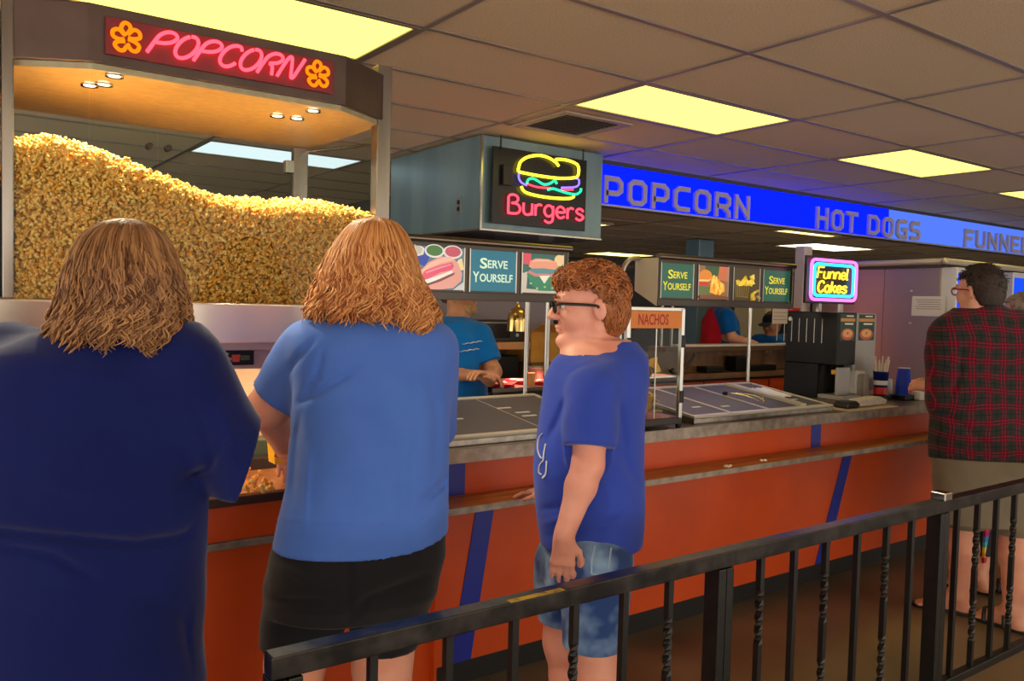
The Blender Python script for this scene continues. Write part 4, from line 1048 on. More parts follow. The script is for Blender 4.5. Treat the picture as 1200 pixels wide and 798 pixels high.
for x, z in ((NX0 + .075, 1.198), (NX1 - .085, 1.198)): MB().lathe([(.006, 0), (.006, .012), (.013, .014), (.013, .024), (.008, .028)], (x, NY0 + .005, z), 14, (0, -1, 0)).build('door_knob', BLACK(), nc)
for z in (1.30, 1.05): MB().box(NX1 - .022, NX1 + .003, NY0 - .006, NY0 - .0005, z, z + .055).build('hinge', BLACK(), nc, bevel=.002)
MB().box(NX0 - .031, NX0 - .008, NY0 - .006, NY0 - .0005, 1.29, 1.345).build('hinge', BLACK(), nc, bevel=.002)
MB().box(NX0 - .0, NX0 + .16, NY1 - .03, NY1 - .025, 1.26, 1.38).build('back_card', CREAM, nc)
CHIP = mat('nacho_chip', (236, 184, 66), .6, 0, (208, 140, 40), 60, 3, island=.4)
rr = random.Random(4); mb = MB()
for base, zc, xr, k_ in ((1.1715, .075, (.07, .22), 70), (.988, .10, (.08, .22), 90)):
    for k in range(k_):
        x = NX0 + rr.uniform(*xr); y = rr.uniform(NY0 + .05, NY1 - .08); h_ = zc * (1 - ((x - NX0 - sum(xr) / 2) / .12) ** 2) * rr.uniform(.1, 1)
        z = base + .018 + max(0, h_); n_ = nrm([rr.gauss(0, 1), rr.gauss(0, 1), rr.gauss(0, 1)]); a_ = nrm(np.cross(n_, [.3, .2, .9])); b_ = np.cross(n_, a_)
        mb.prism([(.030 * cos(t), .030 * sin(t)) for t in (0, .4, 2.0, 2.4, 4.1, 4.5)], (x, y, z), a_, b_, n_, 0, .003)
chips = mb.build('nacho_chips', CHIP); tag(chips, 'piles of yellow nacho chips inside the glass case under the NACHOS header', 'chips', None, 'stuff')

# ================================================================ DRINK MACHINE with the funnel cakes sign on top
yD = 2.95; xD0, xD1 = atY(980, 410, yD)[0], atY(1028, 410, yD)[0]; yDb = xD0 / (atX(920, 410, 1)[0] / atX(920, 410, 1)[1])
dm = thing('drink_machine', 'black and grey hot drink machine with two picture panels on the counter', 'drink machine', ((xD0 + xD1) / 2, yD + .2, .936))
xm = atY(1003, 410, yD)[0]; yDb -= 0; ZT = atY(985, 366, yD)[2]; ZB = atY(985, 428, yD)[2]
MB().box(xD0, xm - .003, yD, yDb, ZB, ZT).build('black_cabinet', BLACK(), dm, bevel=.005)
MB().box(xD0, xm - .003, yD + .12, yDb, .936, ZB - .0005).build('lower_body', BLACK(), dm, bevel=.004)
for k in range(7): 
    y = yD + .10 + k * .055
    MB().box(xD0 - .004, xD0 - .0002, y, y + .004, 1.28, 1.43).build('cooling_slot', ALU, dm)
MB().lathe([(.014, 0), (.012, .004)], (xD0 - .0002, yDb - .03, 1.425), 14, (-1, 0, 0)).build('round_badge', LBL, dm)
GREYP = mat('silver_grey_plastic', (170, 166, 164), .35, .2)
MB().box(xm, xD1, yD + .01, yDb, .98, ZT - .004).build('grey_cabinet', GREYP, dm, bevel=.012)
MB().box(xm, xD1, yD + .13, yDb, .936, .9795).build('grey_base', GREYP, dm, bevel=.004)
def drink_pic(x0, x1, y):
    mb = MB(); mts = [pm_('coffee_green', (24, 62, 44), .12), pm_('coffee_band', (206, 140, 60), .12), pm_('coffee_cup', (196, 84, 62), .12), pm_('coffee_foam', (226, 168, 96), .12), pm_('coffee_white', (225, 220, 210), .15)]
    o = (x0, y, 1.30); uu, vv = V3(x1 - x0, 0, 0), V3(0, 0, .165); k = [0]
    def lay(poly, i): mb.cm = i; k[0] += 1; mb.prism(poly, o, uu, vv, Nn, -.003 if k[0] == 1 else 0, .0004 * k[0])
    lay([(0, 0), (1, 0), (1, 1), (0, 1)], 0); lay([(.02, .72), (.98, .72), (.98, .84), (.02, .84)], 1); lay(ell2(.5, .24, .42, .22), 2); lay(ell2(.5, .27, .32, .15), 3); lay(ell2(.5, .28, .06, .05, 10), 2)
    lay([(.3, .60), (.85, .60), (.85, .66), (.3, .66)], 4); lay([(.4, .90), (.85, .90), (.85, .95), (.4, .95)], 4)
    return mb.build('picture_panel', None, dm, mats=mts)
drink_pic(xD0 + .03, xm - .02, yD - .0005); drink_pic(xm + .035, xD1 - .03, yD + .0095)
for k in range(2): MB().lathe([(.014, 0), (.018, .03), (.024, .05)], (xD0 + .06 + k * .09, yD + .06, ZB - .052), 14).build('nozzle', BLACK(), dm)
MB().box(xD0 + .03, xD0 + .09, yD + .01, yD + .05, ZB - .06, ZB - .03).build('yellow_tap', mat('yellow_plastic', (230, 170, 30), .4), dm, bevel=.006)
MB().box(xD0 + .0, xm - .003, yD - .05, yD + .119, .936, .962).build('drip_tray', GREYP, dm, bevel=.004)
MB().box(xD0 - .003, xD0 + .13, yD - .02, yD + .0, .963, 1.135).build('splash_guard', GREYP, dm, bevel=.006)
MB().box(xD0 + .2, xD0 + .30, yD - .02, yD + .06, .963, 1.11).build('white_jug', LBL, dm, bevel=.008)
fs = thing('funnel_cakes_sign', 'neon Funnel Cakes sign with pink and cyan double border on top of the drink machine', 'neon sign', (5.0, 3.1, ZT))
yS2 = 3.10
a, b = atY(948, 297, yS2), atY(1001, 356, yS2); X0_, X1_, Z0_, Z1_ = a[0], b[0] - .01, b[2] + .015, a[2] - .03
MB().box(X0_ - .015, X1_ + .015, yS2, yS2 + .02, Z0_ - .02, Z1_ + .02).build('back_board', mat('black_acrylic', (18, 15, 18), .12), fs, bevel=.004)
def rrect(x0, x1, z0, z1, r):
    out = []
    for cx_, cz_, a0 in ((x1 - r, z1 - r, 0), (x0 + r, z1 - r, 90), (x0 + r, z0 + r, 180), (x1 - r, z0 + r, 270)):
        out += [(cx_ + r * cos(radians(a0 + t)), yS2 - .018, cz_ + r * sin(radians(a0 + t))) for t in (0, 22, 45, 67, 90)]
    return out
MB().tube(rrect(X0_ + .008, X1_ - .008, Z0_ + .004, Z1_ - .004, .035), .0095, 8, True).build('border_tube', NEON_PK, fs)
MB().tube(rrect(X0_ + .04, X1_ - .04, Z0_ + .030, Z1_ - .030, .03), .0095, 8, True).build('border_tube', NEON_CY, fs)
Wf = X1_ - X0_; Hf = Z1_ - Z0_
neon_word('Funnel', (X0_ + .15 * Wf, yS2 - .008, Z0_ + .54 * Hf), U, Vv, Nn, .27 * Hf, .66 * Wf, .0052, NEON_AM, fs, .18, .12)
neon_word('Cakes', (X0_ + .16 * Wf, yS2 - .008, Z0_ + .20 * Hf), U, Vv, Nn, .27 * Hf, .62 * Wf, .0062, NEON_AM, fs, .18, .12)
for x in (X0_ + .28 * Wf, X0_ + .75 * Wf): MB().box(x - .015, x + .015, yS2, yS2 + .02, ZT + .0005, Z0_ - .0205).build('support', ALU, fs)
o = MB().box(xD0 + .02, xD0 + .12, 3.3, 3.36, ZT + .0005, ZT + .022).build('red_box', mat('red_packet', (230, 50, 30), .5)); o.modifiers.new('bevel', 'BEVEL').width = .003
tag(o, 'small red packet lying on top of the black drink machine', 'packet')

# ================================================================ COUNTER ITEMS
p = atZ(1031, 468, .935)
t = thing('straw_cup', 'blue and red paper cup holding white wrapped straws', 'cup', p)
def cup(r0, r1, h, z0, c_, name, m, par): mb = MB(); mb.lathe([(r0 * .9, .001), (r0, .0005), (r1, h), (r1 * 1.04, h), (r1 * 1.04, h + .004), (r1 * .95, h + .003), (r0 * .9, .006)], (c_[0], c_[1], z0), 24); return mb.build(name, m, par)
MB().box(p[0] - .06, p[0] + .06, p[1] - .05, p[1] + .05, .9355, .962).build('holder', BLACK(), t, bevel=.004)
c_ = (p[0], p[1]); cup(.036, .046, .145, .963, c_, 'cup', mat('paper_cup_blue', (30, 44, 130), .4), t)
MB().lathe([(.0372, 0), (.0402, .045)], (c_[0], c_[1], .968), 24, cap=False).build('red_band', mat('paper_cup_red', (200, 46, 36), .4), t)
MB().lathe([(.0418, 0), (.0435, .028)], (c_[0], c_[1], 1.028), 24, cap=False).build('white_band', LBL, t)
rr = random.Random(2); SW = mat('paper_straw', (226, 216, 200), .7)
for k in range(16):
    a_ = k * 2.4; r_ = .006 + .02 * (k % 4) / 4; x_, y_ = c_[0] + r_ * cos(a_), c_[1] + r_ * sin(a_)
    MB().tube([(x_, y_, .98), (x_ + .03 * cos(a_), y_ + .03 * sin(a_), 1.165 + .02 * (k % 3))], .0045, 6).build('straw', SW, t)
p = atZ(1058, 468, .935)
t = thing('cup_stack', 'stack of upside-down blue paper cups in a black holder beside the plaid shirt', 'cups', p)
MB().box(p[0] - .07, p[0] + .07, p[1] - .055, p[1] + .055, .9355, .965).build('holder', BLACK(), t, bevel=.004)
for k in range(5):
    mb = MB(); z_ = .966 + .014 * k; h_ = .11 if k == 4 else .014; top = .046 - .012 * (1 if k == 4 else .0)
    mb.lathe([(.050, 0), (.050, .004), (.0475, .005), (.0475 if k < 4 else .036, h_), (.034, h_), (.02, h_ - .003)], (p[0], p[1], z_), 24); mb.build('paper_cup', mat('cup_royal_blue', (22, 60, 190), .35), t)
mb = MB(); mb.lathe([(.0365, 0), (.0365, .004)], (p[0], p[1], .966 + .056 + .1095), 24); mb.build('white_rim', LBL, t)
for (px, py, w_, h_, dp, m_, lab, cat) in ((1015, 468, .06, .155, .05, mat('clear_dispenser', (150, 140, 130), .25), 'tall grey condiment dispenser left of the straw cup', 'dispenser'), (1043, 466, .05, .12, .05, LBL, 'white napkin stack between the straw cup and the blue cups', 'napkins'),
                                 (1004, 456, .05, .13, .05, mat('blue_carton', (30, 100, 190), .4), 'small blue carton behind the grey condiment dispenser', 'carton'), (1083, 469, .10, .055, .07, LBL, 'white napkin block beside the blue cup stack', 'napkins')):
    p = atZ(px, py, .9355); mb = MB(); mb.box(p[0] - w_ / 2, p[0] + w_ / 2, p[1], p[1] + dp, .9357, .9357 + h_); o = mb.build({'dispenser': 'condiment_dispenser', 'napkins': 'napkin_stack', 'carton': 'carton'}[cat], m_); tag(o, lab, cat)
    bv = o.modifiers.new('bevel', 'BEVEL'); bv.width = .006; bv.segments = 2
p = atZ(1002, 478, .937)
t = thing('counter_tray', 'flat beige tray at the counter edge with a black card reader on it', 'tray', p)
MB().box(p[0] - .20, p[0] + .30, p[1] - .09, p[1] + .07, .9355, .943).build('tray_base', mat('beige_tray', (186, 160, 128), .5), t, bevel=.002)
mb = MB(); mb.prism([(-.06, 0), (.06, 0), (.075, .02), (.04, .04), (-.05, .036)], (p[0] - .08, p[1] - .04, .9435), U, Vv, V3(0, 1, 0), 0, .09); o = mb.build('card_reader', mat('black_soft_plastic', (20, 19, 24), .3)); o.modifiers.new('bevel', 'BEVEL').width = .008; tag(o, 'black card reader lying on the beige tray at the counter edge', 'card reader')
mb = MB(); mb.prism([(-.14, 0), (.15, 0), (.17, .03), (.1, .05), (-.10, .042)], (p[0] + .12, p[1] - .03, .9435), U, Vv, V3(0, 1, 0), 0, .085); o = mb.build('folded_towel', mat('off_white_cloth', (206, 196, 184), .9, 0, (190, 180, 168), 60, 2, .3)); bv = o.modifiers.new('bevel', 'BEVEL'); bv.width = .012; bv.segments = 3; tag(o, 'folded off-white towel on the beige tray at the counter edge', 'towel')

# ================================================================ STEEL PARTITION, COOLERS (right end)
XP = 6.5
BRST = mat('brushed_partition_steel', (182, 164, 152), .38, .7, aniso=.88)
pt = thing('steel_partition', 'tall brushed steel partition behind the drink machine with a paper notice', 'partition', (XP, 3.85, 0))
for y0, y1 in ((3.32, 3.78), (3.783, 4.45)): MB().box(XP, XP + .05, y0, y1, .936, 1.84).build('steel_sheet', BRST, pt, bevel=.002)
MB().box(XP + .002, XP + .05, 3.34, 4.45, 0, .93).build('lower_sheet', BRST, pt)
MB().tube(spline([V3(XP - .03, 4.50, 1.885), V3(XP - .03, 3.8, 1.885), V3(XP - .03, 3.32, 1.89), V3(XP + .05, 3.26, 1.89), V3(XP + 1.2, 3.24, 1.88), V3(XP + 2.6, 3.24, 1.87)], 8), .024, 12).build('top_tube', mat('cream_tube', (206, 192, 176), .3, .4), pt)
MB().box(XP - .01, XP + .06, 3.32, 4.5, 1.842, 1.864).build('dark_cap', BRONZE, pt)
for k, (y, z) in enumerate(((3.55, 1.66), (3.55, 1.40))): MB().lathe([(.012, 0), (.009, .005)], (XP - .0005, y, z), 12, (-1, 0, 0)).build('bolt', CHROME(), pt)
a, b = atX(1069, 347, XP - .004), atX(1107, 371, XP - .004)
o = MB().box(XP - .004, XP - .0025, b[1], a[1], b[2], a[2]).build('paper_notice', mat('white_notice_paper', (214, 208, 206), .8)); tag(o, 'white printed notice taped to the brushed steel partition', 'paper')
for k in range(5): MB().box(XP - .0046, XP - .0041, b[1] + .03 + .01 * (k % 2), a[1] - .03 - .012 * (k % 3), a[2] - .03 - .018 * k, a[2] - .026 - .018 * k).build('printed_line', mat('print_grey', (120, 108, 96), .8), o)
a = atX(936, 296, XP + .6)
WP = mat('white_painted_post', (214, 196, 200), .5)
o = MB().box(XP - .02, XP + .10, 4.54, 4.64, 1.0, 2.06).build('white_post', WP); o.modifiers.new('bevel', 'BEVEL').width = .006; tag(o, 'white post lit pink left of the funnel cakes sign', 'post'); 
WHITE = mat('cooler_white', (206, 204, 206), .35, .1)
SCRB = emit('blue_screen', (.01, .07, .9), 1.3)
for k, (pxl, lab) in enumerate(((1121, 'white drink dispenser with a blue screen behind the plaid man'), (1187, 'white drink dispenser with a blue screen at the right edge of the picture'))):
    y_ = 3.20; xl = atY(pxl, 340, y_)[0]; zt_ = 1.845
    t = thing('drink_dispenser', lab, 'drink dispenser', (xl + .3, y_ + .3, .936), 'drink dispensers with blue screens')
    MB().box(xl, xl + .52, y_, y_ + .36, 1.36, zt_).build('cabinet', WHITE, t, bevel=.008)
    MB().box(xl, xl + .52, y_ + .16, y_ + .36, .9365, 1.3595).build('back', WHITE, t, bevel=.004)
    MB().box(xl, xl + .52, y_ + .01, y_ + .1595, .9365, .985).build('drip_tray', BLACK(), t, bevel=.004)
    sc_ = MB().box(xl + .015, xl + .505, y_ - .006, y_ - .0005, 1.50, 1.80).build('screen', SCRB, t)
    for q in range(3): MB().box(xl + .10 + .12 * q, xl + .19 + .12 * q, y_ - .0075, y_ - .0063, 1.64, 1.66 + .02 * (q % 2)).build('screen_mark', emit('screen_white', (.7, .9, 1), 1.2), sc_)
    for q in range(4): MB().lathe([(.012, 0), (.02, .05)], (xl + .08 + .12 * q, y_ + .06, 1.31), 12).build('tap', BLACK(), t)

# ================================================================ KITCHEN BEHIND
WOODS = mat('kitchen_brown_laminate', (134, 98, 70), .4, 0, (110, 78, 54), 10, 3)
bc = thing('back_counter', 'brown back counter with orange front panels under the blue sign band', 'counter', (6.4, 4.9, 0))
MB().box(4.5, 9.0, YB + .04, 4.94, 0, .885).build('body', DARKM(), bc)
for x0, x1 in ((4.5, 5.35), (5.37, 6.22), (6.24, 7.3)): MB().box(x0, x1, YB + .02, YB + .0395, .1, .86).build('orange_panel', ORANGE, bc)
MB().box(4.5, 9.0, YB - .02, 4.94, .886, .93).build('worktop', WOODS, bc, bevel=.003)
MB().box(4.5, 9.0, YB + .18, YB + .21, .931, 1.11).build('splash_board', WOODS, bc)
sh = MB().box(4.95, 8.4, YB + .08, YB + .28, 1.112, 1.15).build('serving_shelf', WOODS, bc, bevel=.003)
MB().box(4.95, 8.4, YB + .076, YB + .0795, 1.112, 1.152).build('shelf_edge', mat('brown_edge', (96, 70, 50), .4), sh)
MB().box(5.2, 8.4, YB + .10, YB + .27, 1.1505, 1.165).build('white_board', LBL, sh)
for x in (5.3, 6.3, 7.2):
    mb = MB(); mb.prism([(0, 0), (.10, .14), (.09, .15), (-.01, .012)], (x, YB + .175, .955), V3(0, -1, 0), Vv, U, 0, .02); mb.build('shelf_bracket', ALU, bc)
for (px, py, w_, h_, d_, lab) in ((838, 432, .20, .13, .12, 'black square box on the back counter left of the guard post'), (812, 434, .22, .05, .12, 'low black tray on the back counter beside the pale blue post'), (880, 433, .38, .05, .10, 'low dark utensil tray on the back counter right of the black box')):
    p = atZ(px, py, .931); o = MB().box(p[0] - w_ / 2, p[0] + w_ / 2, YB + .03, YB + .03 + d_, .9312, .9312 + h_).build('black_tray' if h_ < .1 else 'black_box', BLACK()); o.modifiers.new('bevel', 'BEVEL').width = .006; tag(o, lab, 'tray' if h_ < .1 else 'box')
o = MB().box(6.84, 7.08, 6.1, 6.3, 0, ZK - .002).build('steel_column', mat('blue_grey_column', (112, 140, 156), .35, .4)); o.modifiers.new('bevel', 'BEVEL').width = .008; tag(o, 'pale blue steel column rising behind the fries picture to the kitchen ceiling', 'column')
o = MB().box(7.3, 7.5, 6.6, 9.6, 0, 2.1).build('kitchen_screen', mat('slate_panel', (74, 70, 74), .6)); tag(o, 'dark slate kitchen screen wall behind the green picture panels', 'screen wall')
o = MB().box(7.15, 7.25, 5.45, 5.85, 0, 1.75).build('cream_board', mat('cream_board', (206, 192, 150), .6)); tag(o, 'cream board standing behind the worker with the red apron', 'board')
# station behind the server
st = thing('kitchen_station', 'kitchen work table behind the server with tan shelf above', 'table', (3.3, 4.9, 0))
PTAB = mat('table_steel', (150, 140, 134), .3, .8)
MB().box(2.3, 4.3, 4.25, 4.95, .90, .93).build('table_top', PTAB, st, bevel=.003)
for x in (2.33, 4.23):
    for y in (4.28, 4.88): MB().box(x, x + .04, y, y + .04, 0, .8995).build('leg', PTAB, st)
MB().box(2.3, 3.43, 4.55, 4.95, 1.165, 1.215).build('shelf', mat('tan_shelf', (186, 140, 92), .5), st, bevel=.003)
for x in (2.32, 3.39): MB().box(x, x + .03, 4.9, 4.93, .931, 1.164).build('shelf_post', PTAB, st)
o = MB(); o.box(3.00, 3.41, 4.62, 4.93, 1.2155, 1.36); o = o.build('black_oven', mat('black_enamel', (22, 20, 20), .3)); o.modifiers.new('bevel', 'BEVEL').width = .006; tag(o, 'black toaster oven on the tan shelf behind the server', 'oven')
MB().box(3.02, 3.30, 4.612, 4.6195, 1.24, 1.335).build('door', mat('dark_glass', (34, 28, 26), .1), o)
MB().tube([(3.04, 4.60, 1.345), (3.28, 4.60, 1.345)], .006, 8).build('handle', ALU, o)
for k in range(2): MB().lathe([(.016, 0), (.013, .014)], (3.355, 4.6195, 1.26 + .055 * k), 12, (0, -1, 0)).build('knob', ALU, o)
o = MB(); o.box(2.37, 3.37, 4.60, 4.88, .9305, 1.12); o = o.build('black_crate', BLACK()); tag(o, 'black open crate under the tan shelf behind the server', 'crate'); o.modifiers.new('bevel', 'BEVEL').width = .006
cbx = thing('cardboard_box', 'brown cardboard box with open flaps behind the heat lamp', 'box', (3.72, 4.75, 1.05))
CB = mat('cardboard', (206, 150, 66), .8, 0, (190, 134, 56), 6, 3)
p = atY(622, 432, 4.6); q = atY(657, 400, 4.6)
MB().box(p[0], p[0] + .36, 4.6, 4.9, 1.07, 1.285).build('carton', CB, cbx)
mb = MB(); mb.obox((p[0] + .18, 4.55, 1.31), (.18, 0, 0), (0, .055, -.03), (0, .0012, .002)); mb.build('flap', CB, cbx)
mb = MB(); mb.obox((p[0] + .40, 4.75, 1.30), (.05, 0, .02), (0, .15, 0), (-.0006, 0, .0015)); mb.build('flap', CB, cbx)
bs_ = MB().box(p[0] - .02, p[0] + .45, 4.56, 4.94, .9305, 1.0695).build('wooden_riser', WOODS); tag(bs_, 'brown wooden riser under the cardboard box', 'riser')
# heat lamp
hp_ = atY(606, 388, 3.95)
t = thing('heat_lamp', 'hanging gold and steel heat lamp dome beside the server', 'heat lamp', hp_)
mb = MB(); mb.lathe([(.062, 0), (.060, .06), (.056, .10), (.042, .128), (.018, .142), (.012, .165)], hp_, 28, cap=False); mb.build('shade', mat('gold_steel', (206, 176, 110), .18, 1.0), t)
xr_ = atY(619, 400, 3.97)[0]
MB().tube(spline([hp_ + V3(0, 0, .165), hp_ + V3(0, 0, .22), hp_ + V3(.02, .01, .25), V3(xr_ - .02, 3.97, hp_[2] + .25), V3(xr_, 3.97, hp_[2] + .22), V3(xr_, 3.97, 1.35), V3(xr_, 3.97, 1.0105)], 5), .006, 8).build('stem', ALU, t)
MB().ellipsoid(hp_ + V3(0, 0, .05), (.03, .03, .04)).build('bulb', emit('heat_bulb', (1.0, .35, .12), 6), t)
lamp('heat_lamp_light', 'SPOT', hp_ + V3(0, 0, .0), 45, (1.0, .22, .16), t, .03, radians(120), hp_ - V3(0, 0, 1))
# pass table with pink-lit trays
pt2 = thing('pass_table', 'steel pass table under the heat lamp with red trays', 'table', (2.9, 3.95, 0))
MB().box(2.55, 3.6, 3.72, 4.2, .985, 1.01).build('table_top', PTAB, pt2, bevel=.003)
for x in (2.58, 3.53):
    for y in (3.75, 4.14): MB().box(x, x + .03, y, y + .03, 0, .9845).build('leg', PTAB, pt2)
RT = mat('red_plastic_tray', (226, 60, 80), .4)
for k, (px, py, lab, w_) in enumerate(((583, 455, 'red food tray nearest the server under the heat lamp', .13), (609, 450, 'red food tray in the middle under the heat lamp', .11), (640, 452, 'red food tray right of the guard post beside the steel pan', .13))):
    p = atY(px, py, 3.80 + .1 * (k % 2)); z_ = 1.0105
    t = thing('food_tray', lab, 'tray', (p[0], p[1], z_))
    mb = MB(); x, y = p[0], p[1]
    mb.lathe([(w_ * .8, 0), (w_, .022), (w_ * 1.05, .022), (w_ * .98, .018), (w_ * .8, .004)], (x, y, z_), 4); mb.build('tray_body', RT, t, bevel=.002)
    for q in range(5): MB().ellipsoid((x + .04 * cos(q * 2.1), y + .04 * sin(q * 2.1), z_ + .016), (.03, .02, .012)).build('wrapped_food', mat('foil_white', (222, 196, 190), .5), t)
p = atY(636, 446, 4.1)
t = thing('steel_pan', 'round steel food pan right of the heat lamp under the cardboard box', 'pan', (p[0], p[1], 1.0105))
MB().lathe([(.09, 0), (.11, .07), (.118, .072), (.108, .068), (.09, .006)], (p[0], p[1], 1.0105), 28).build('pan_body', ALU, t)
o = MB(); p = atY(617, 455, 3.76); o.lathe([(.022, 0), (.026, .075)], (p[0] + .03, p[1], 1.0105), 20); o = o.build('tan_cup', mat('tan_paper', (206, 160, 100), .6)); tag(o, 'tan paper cup standing beside the guard post at the pass table', 'cup')
# grey wall panel and dark appliances further back
o = MB().box(2.2, 4.0, 5.02, 5.06, 0, 1.85).build('grey_wall_panel', mat('grey_lavender_panel', (150, 142, 160), .5)); tag(o, 'lavender-grey wall panel behind the heat lamp', 'panel')
o = MB().box(4.02, 4.18, 5.27, 5.9, 0, 1.9).build('black_cabinet', mat('black_cabinet_paint', (24, 26, 36), .4)); o.modifiers.new('bevel', 'BEVEL').width = .01; tag(o, 'tall black cabinet behind the boy and the cardboard box', 'cabinet')
a, b = atY(668, 303, 5.2), atY(748, 338, 5.2)
o = MB().box(a[0], b[0], 5.2, 5.26, 1.60, 1.83).build('menu_screen', mat('dark_screen', (14, 16, 26), .2)); tag(o, 'dark menu screen hanging above the boy in the kitchen', 'screen')
MB().box(a[0] + .02, b[0] - .02, 5.194, 5.1995, 1.62, 1.81).build('display', mat('dark_display', (20, 24, 40), .1), o)
MB().box(4.17, a[0] + .06, 5.262, 5.29, 1.70, 1.73).build('mount_arm', DARKM(), o)
# hidden red bar added so the steel partition picks up a warm streak
t = thing('added_glow_bar', 'added red glowing bar hidden behind the second picture guard to streak the steel partition', 'added light', (5.0, 4.84, 1.16))
MB().box(4.74, 5.24, 4.80, 4.88, 1.60, 1.64).build('hood', ALU, t, bevel=.004)
MB().tube([(4.77, 4.84, 1.585), (5.21, 4.84, 1.585)], .014, 10).build('added_red_tube', emit('added_red_glow', (1.0, .22, .10), 40), t)
for x in (5.02, 5.14): MB().box(x - .01, x + .01, 4.85, 4.87, 1.1505, 1.5995).build('stand', ALU, t)
# ================================================================ FOREGROUND RAILING
YR = 1.42
IRON = mat('black_painted_iron', (9, 8, 8), .4, .1, (20, 17, 16), 24, 5, .08, 40)
rl = thing('metal_railing', 'black painted metal queue railing with twisted balusters in front of the customers', 'railing', (1.9, YR, 0))
ZR = atY(842, 645, YR)[2]
xl = atY(332, 762, YR)[0]
def worn():
    mt = mat('worn_black_rail', (14, 12, 13), .28, .3, (66, 60, 58), 18, 6, .1, 30, lo=.42, hi=.85); return mt
MB().box(xl - .028, 6.2, YR - .022, YR + .022, ZR - .042, ZR).build('top_rail', worn(), rl, bevel=.003)
ya, yb = atY(592, 700, YR)[0], atY(655, 683, YR)[0]
MB().box(ya, yb, YR - .0224, YR - .006, ZR + .0002, ZR + .0009).build('yellow_paint_mark', mat('worn_yellow_paint', (196, 160, 20), .5, 0, (60, 50, 24), 60, 4, lo=.45, hi=.75), rl)
MB().box(xl - .028, 6.2, YR - .016, YR + .016, .165, .195).build('bottom_rail', IRON, rl, bevel=.002)
postx = [xl, atY(842, 700, YR)[0], atY(1096, 680, YR)[0], 4.35, 5.6]
for k, x in enumerate(postx):
    mb = MB(); mb.box(x - .029, x - .001, YR - .026, YR + .026, .001, ZR - .043); mb.box(x + .001, x + .029, YR - .026, YR + .026, .001, ZR - .043)
    o = mb.build('post', IRON, rl, bevel=.003)
    MB().box(x - .05, x + .05, YR - .045, YR + .045, .0, .008).build('foot_plate', IRON, o)
MB().box(postx[2] - .02, postx[2] + .03, YR - .03, YR + .022, ZR + .0005, ZR + .028).build('cap_bracket', CHROME(), rl, bevel=.003)
def baluster(x, twisted):
    mb = MB(); h = .0085; n_ = 44; z0, z1 = .195, ZR - .042
    for i in range(n_):
        za, zb2 = z0 + (z1 - z0) * i / n_, z0 + (z1 - z0) * (i + 1) / n_
        def ringa(z):
            f = (z - z0) / (z1 - z0); a_ = 0
            if twisted: a_ = 2 * pi * 1.0 * min(max((f - .16) / .24, 0), 1) + 2 * pi * 1.0 * min(max((f - .60) / .24, 0), 1)
            return [(x + h * 1.414 * cos(a_ + pi / 4 + q * pi / 2), YR + h * 1.414 * sin(a_ + pi / 4 + q * pi / 2), z) for q in range(4)]
        A_, B_ = ringa(za), ringa(zb2); mb.add(A_ + B_, [(q, (q + 1) % 4, 4 + (q + 1) % 4, 4 + q) for q in range(4)])
    return mb.build('baluster', IRON, rl)
bal_px = [(438, 0), (527, 1), (604, 0), (675, 1), (733, 0), (786, 1), (893, 1), (932, 0), (969, 1), (1006, 0), (1040, 1), (1069, 0), (1122, 0), (1146, 1), (1168, 0), (1189, 1)]
for px, tw in bal_px: baluster(atY(px, 700 - (px - 300) * .13, YR)[0], tw)
# ================================================================ PEOPLE
SKIN = mat('skin_fair', (222, 158, 132), .5, 0, (212, 142, 116), 9, 4, .03, 120, sheen=.1)
SKIN2 = mat('skin_tan', (196, 136, 100), .5, 0, (184, 122, 88), 9, 4, .03, 120, sheen=.1)
def cloth(name, c1, c2, bump=.12): return mat(name, c1, .85, 0, tuple((a + b * 2) // 3 for a, b in zip(c2, c1)), 9, 5, bump, 420, sheen=.15, spec=.15)
def lerp(a, b, t): return np.asarray(a) + (np.asarray(b) - np.asarray(a)) * t
VIEWYAW = lambda px: YAW - math.atan((px - 600) / FPX)
def torso_levels(D, rows, depth, dshift=0.0):
    """rows: (py, px centre, px half width, depth half) seen at distance D"""
    out = []
    for r in rows:
        c = atD(r[1], r[0], D + (r[4] if len(r) > 4 else dshift)); out.append((c[2], c[0], c[1], r[2] * D / FPX, r[3]))
    return out
def wrinkles(seed, amp, sc=1.0, axis=(0.2, .3, 1.0)):
    rr = random.Random(seed); W = []
    for k in range(9):
        d = nrm([rr.gauss(axis[0], .55), rr.gauss(axis[1], .55), rr.gauss(axis[2] * .6, .5)]); W.append((d, rr.uniform(14, 40) * sc, rr.uniform(0, 6.28), rr.uniform(.4, 1)))
    def fn(X, Y, Z):
        s_ = 0
        for d, q, ph, a_ in W:
            s_ = s_ + a_ * np.sin(q * (X * d[0] + Y * d[1] + Z * d[2]) + ph + 1.3 * np.sin(7 * (X * d[1] - Y * d[0]) + ph))
        return amp * s_ / 3
    return fn
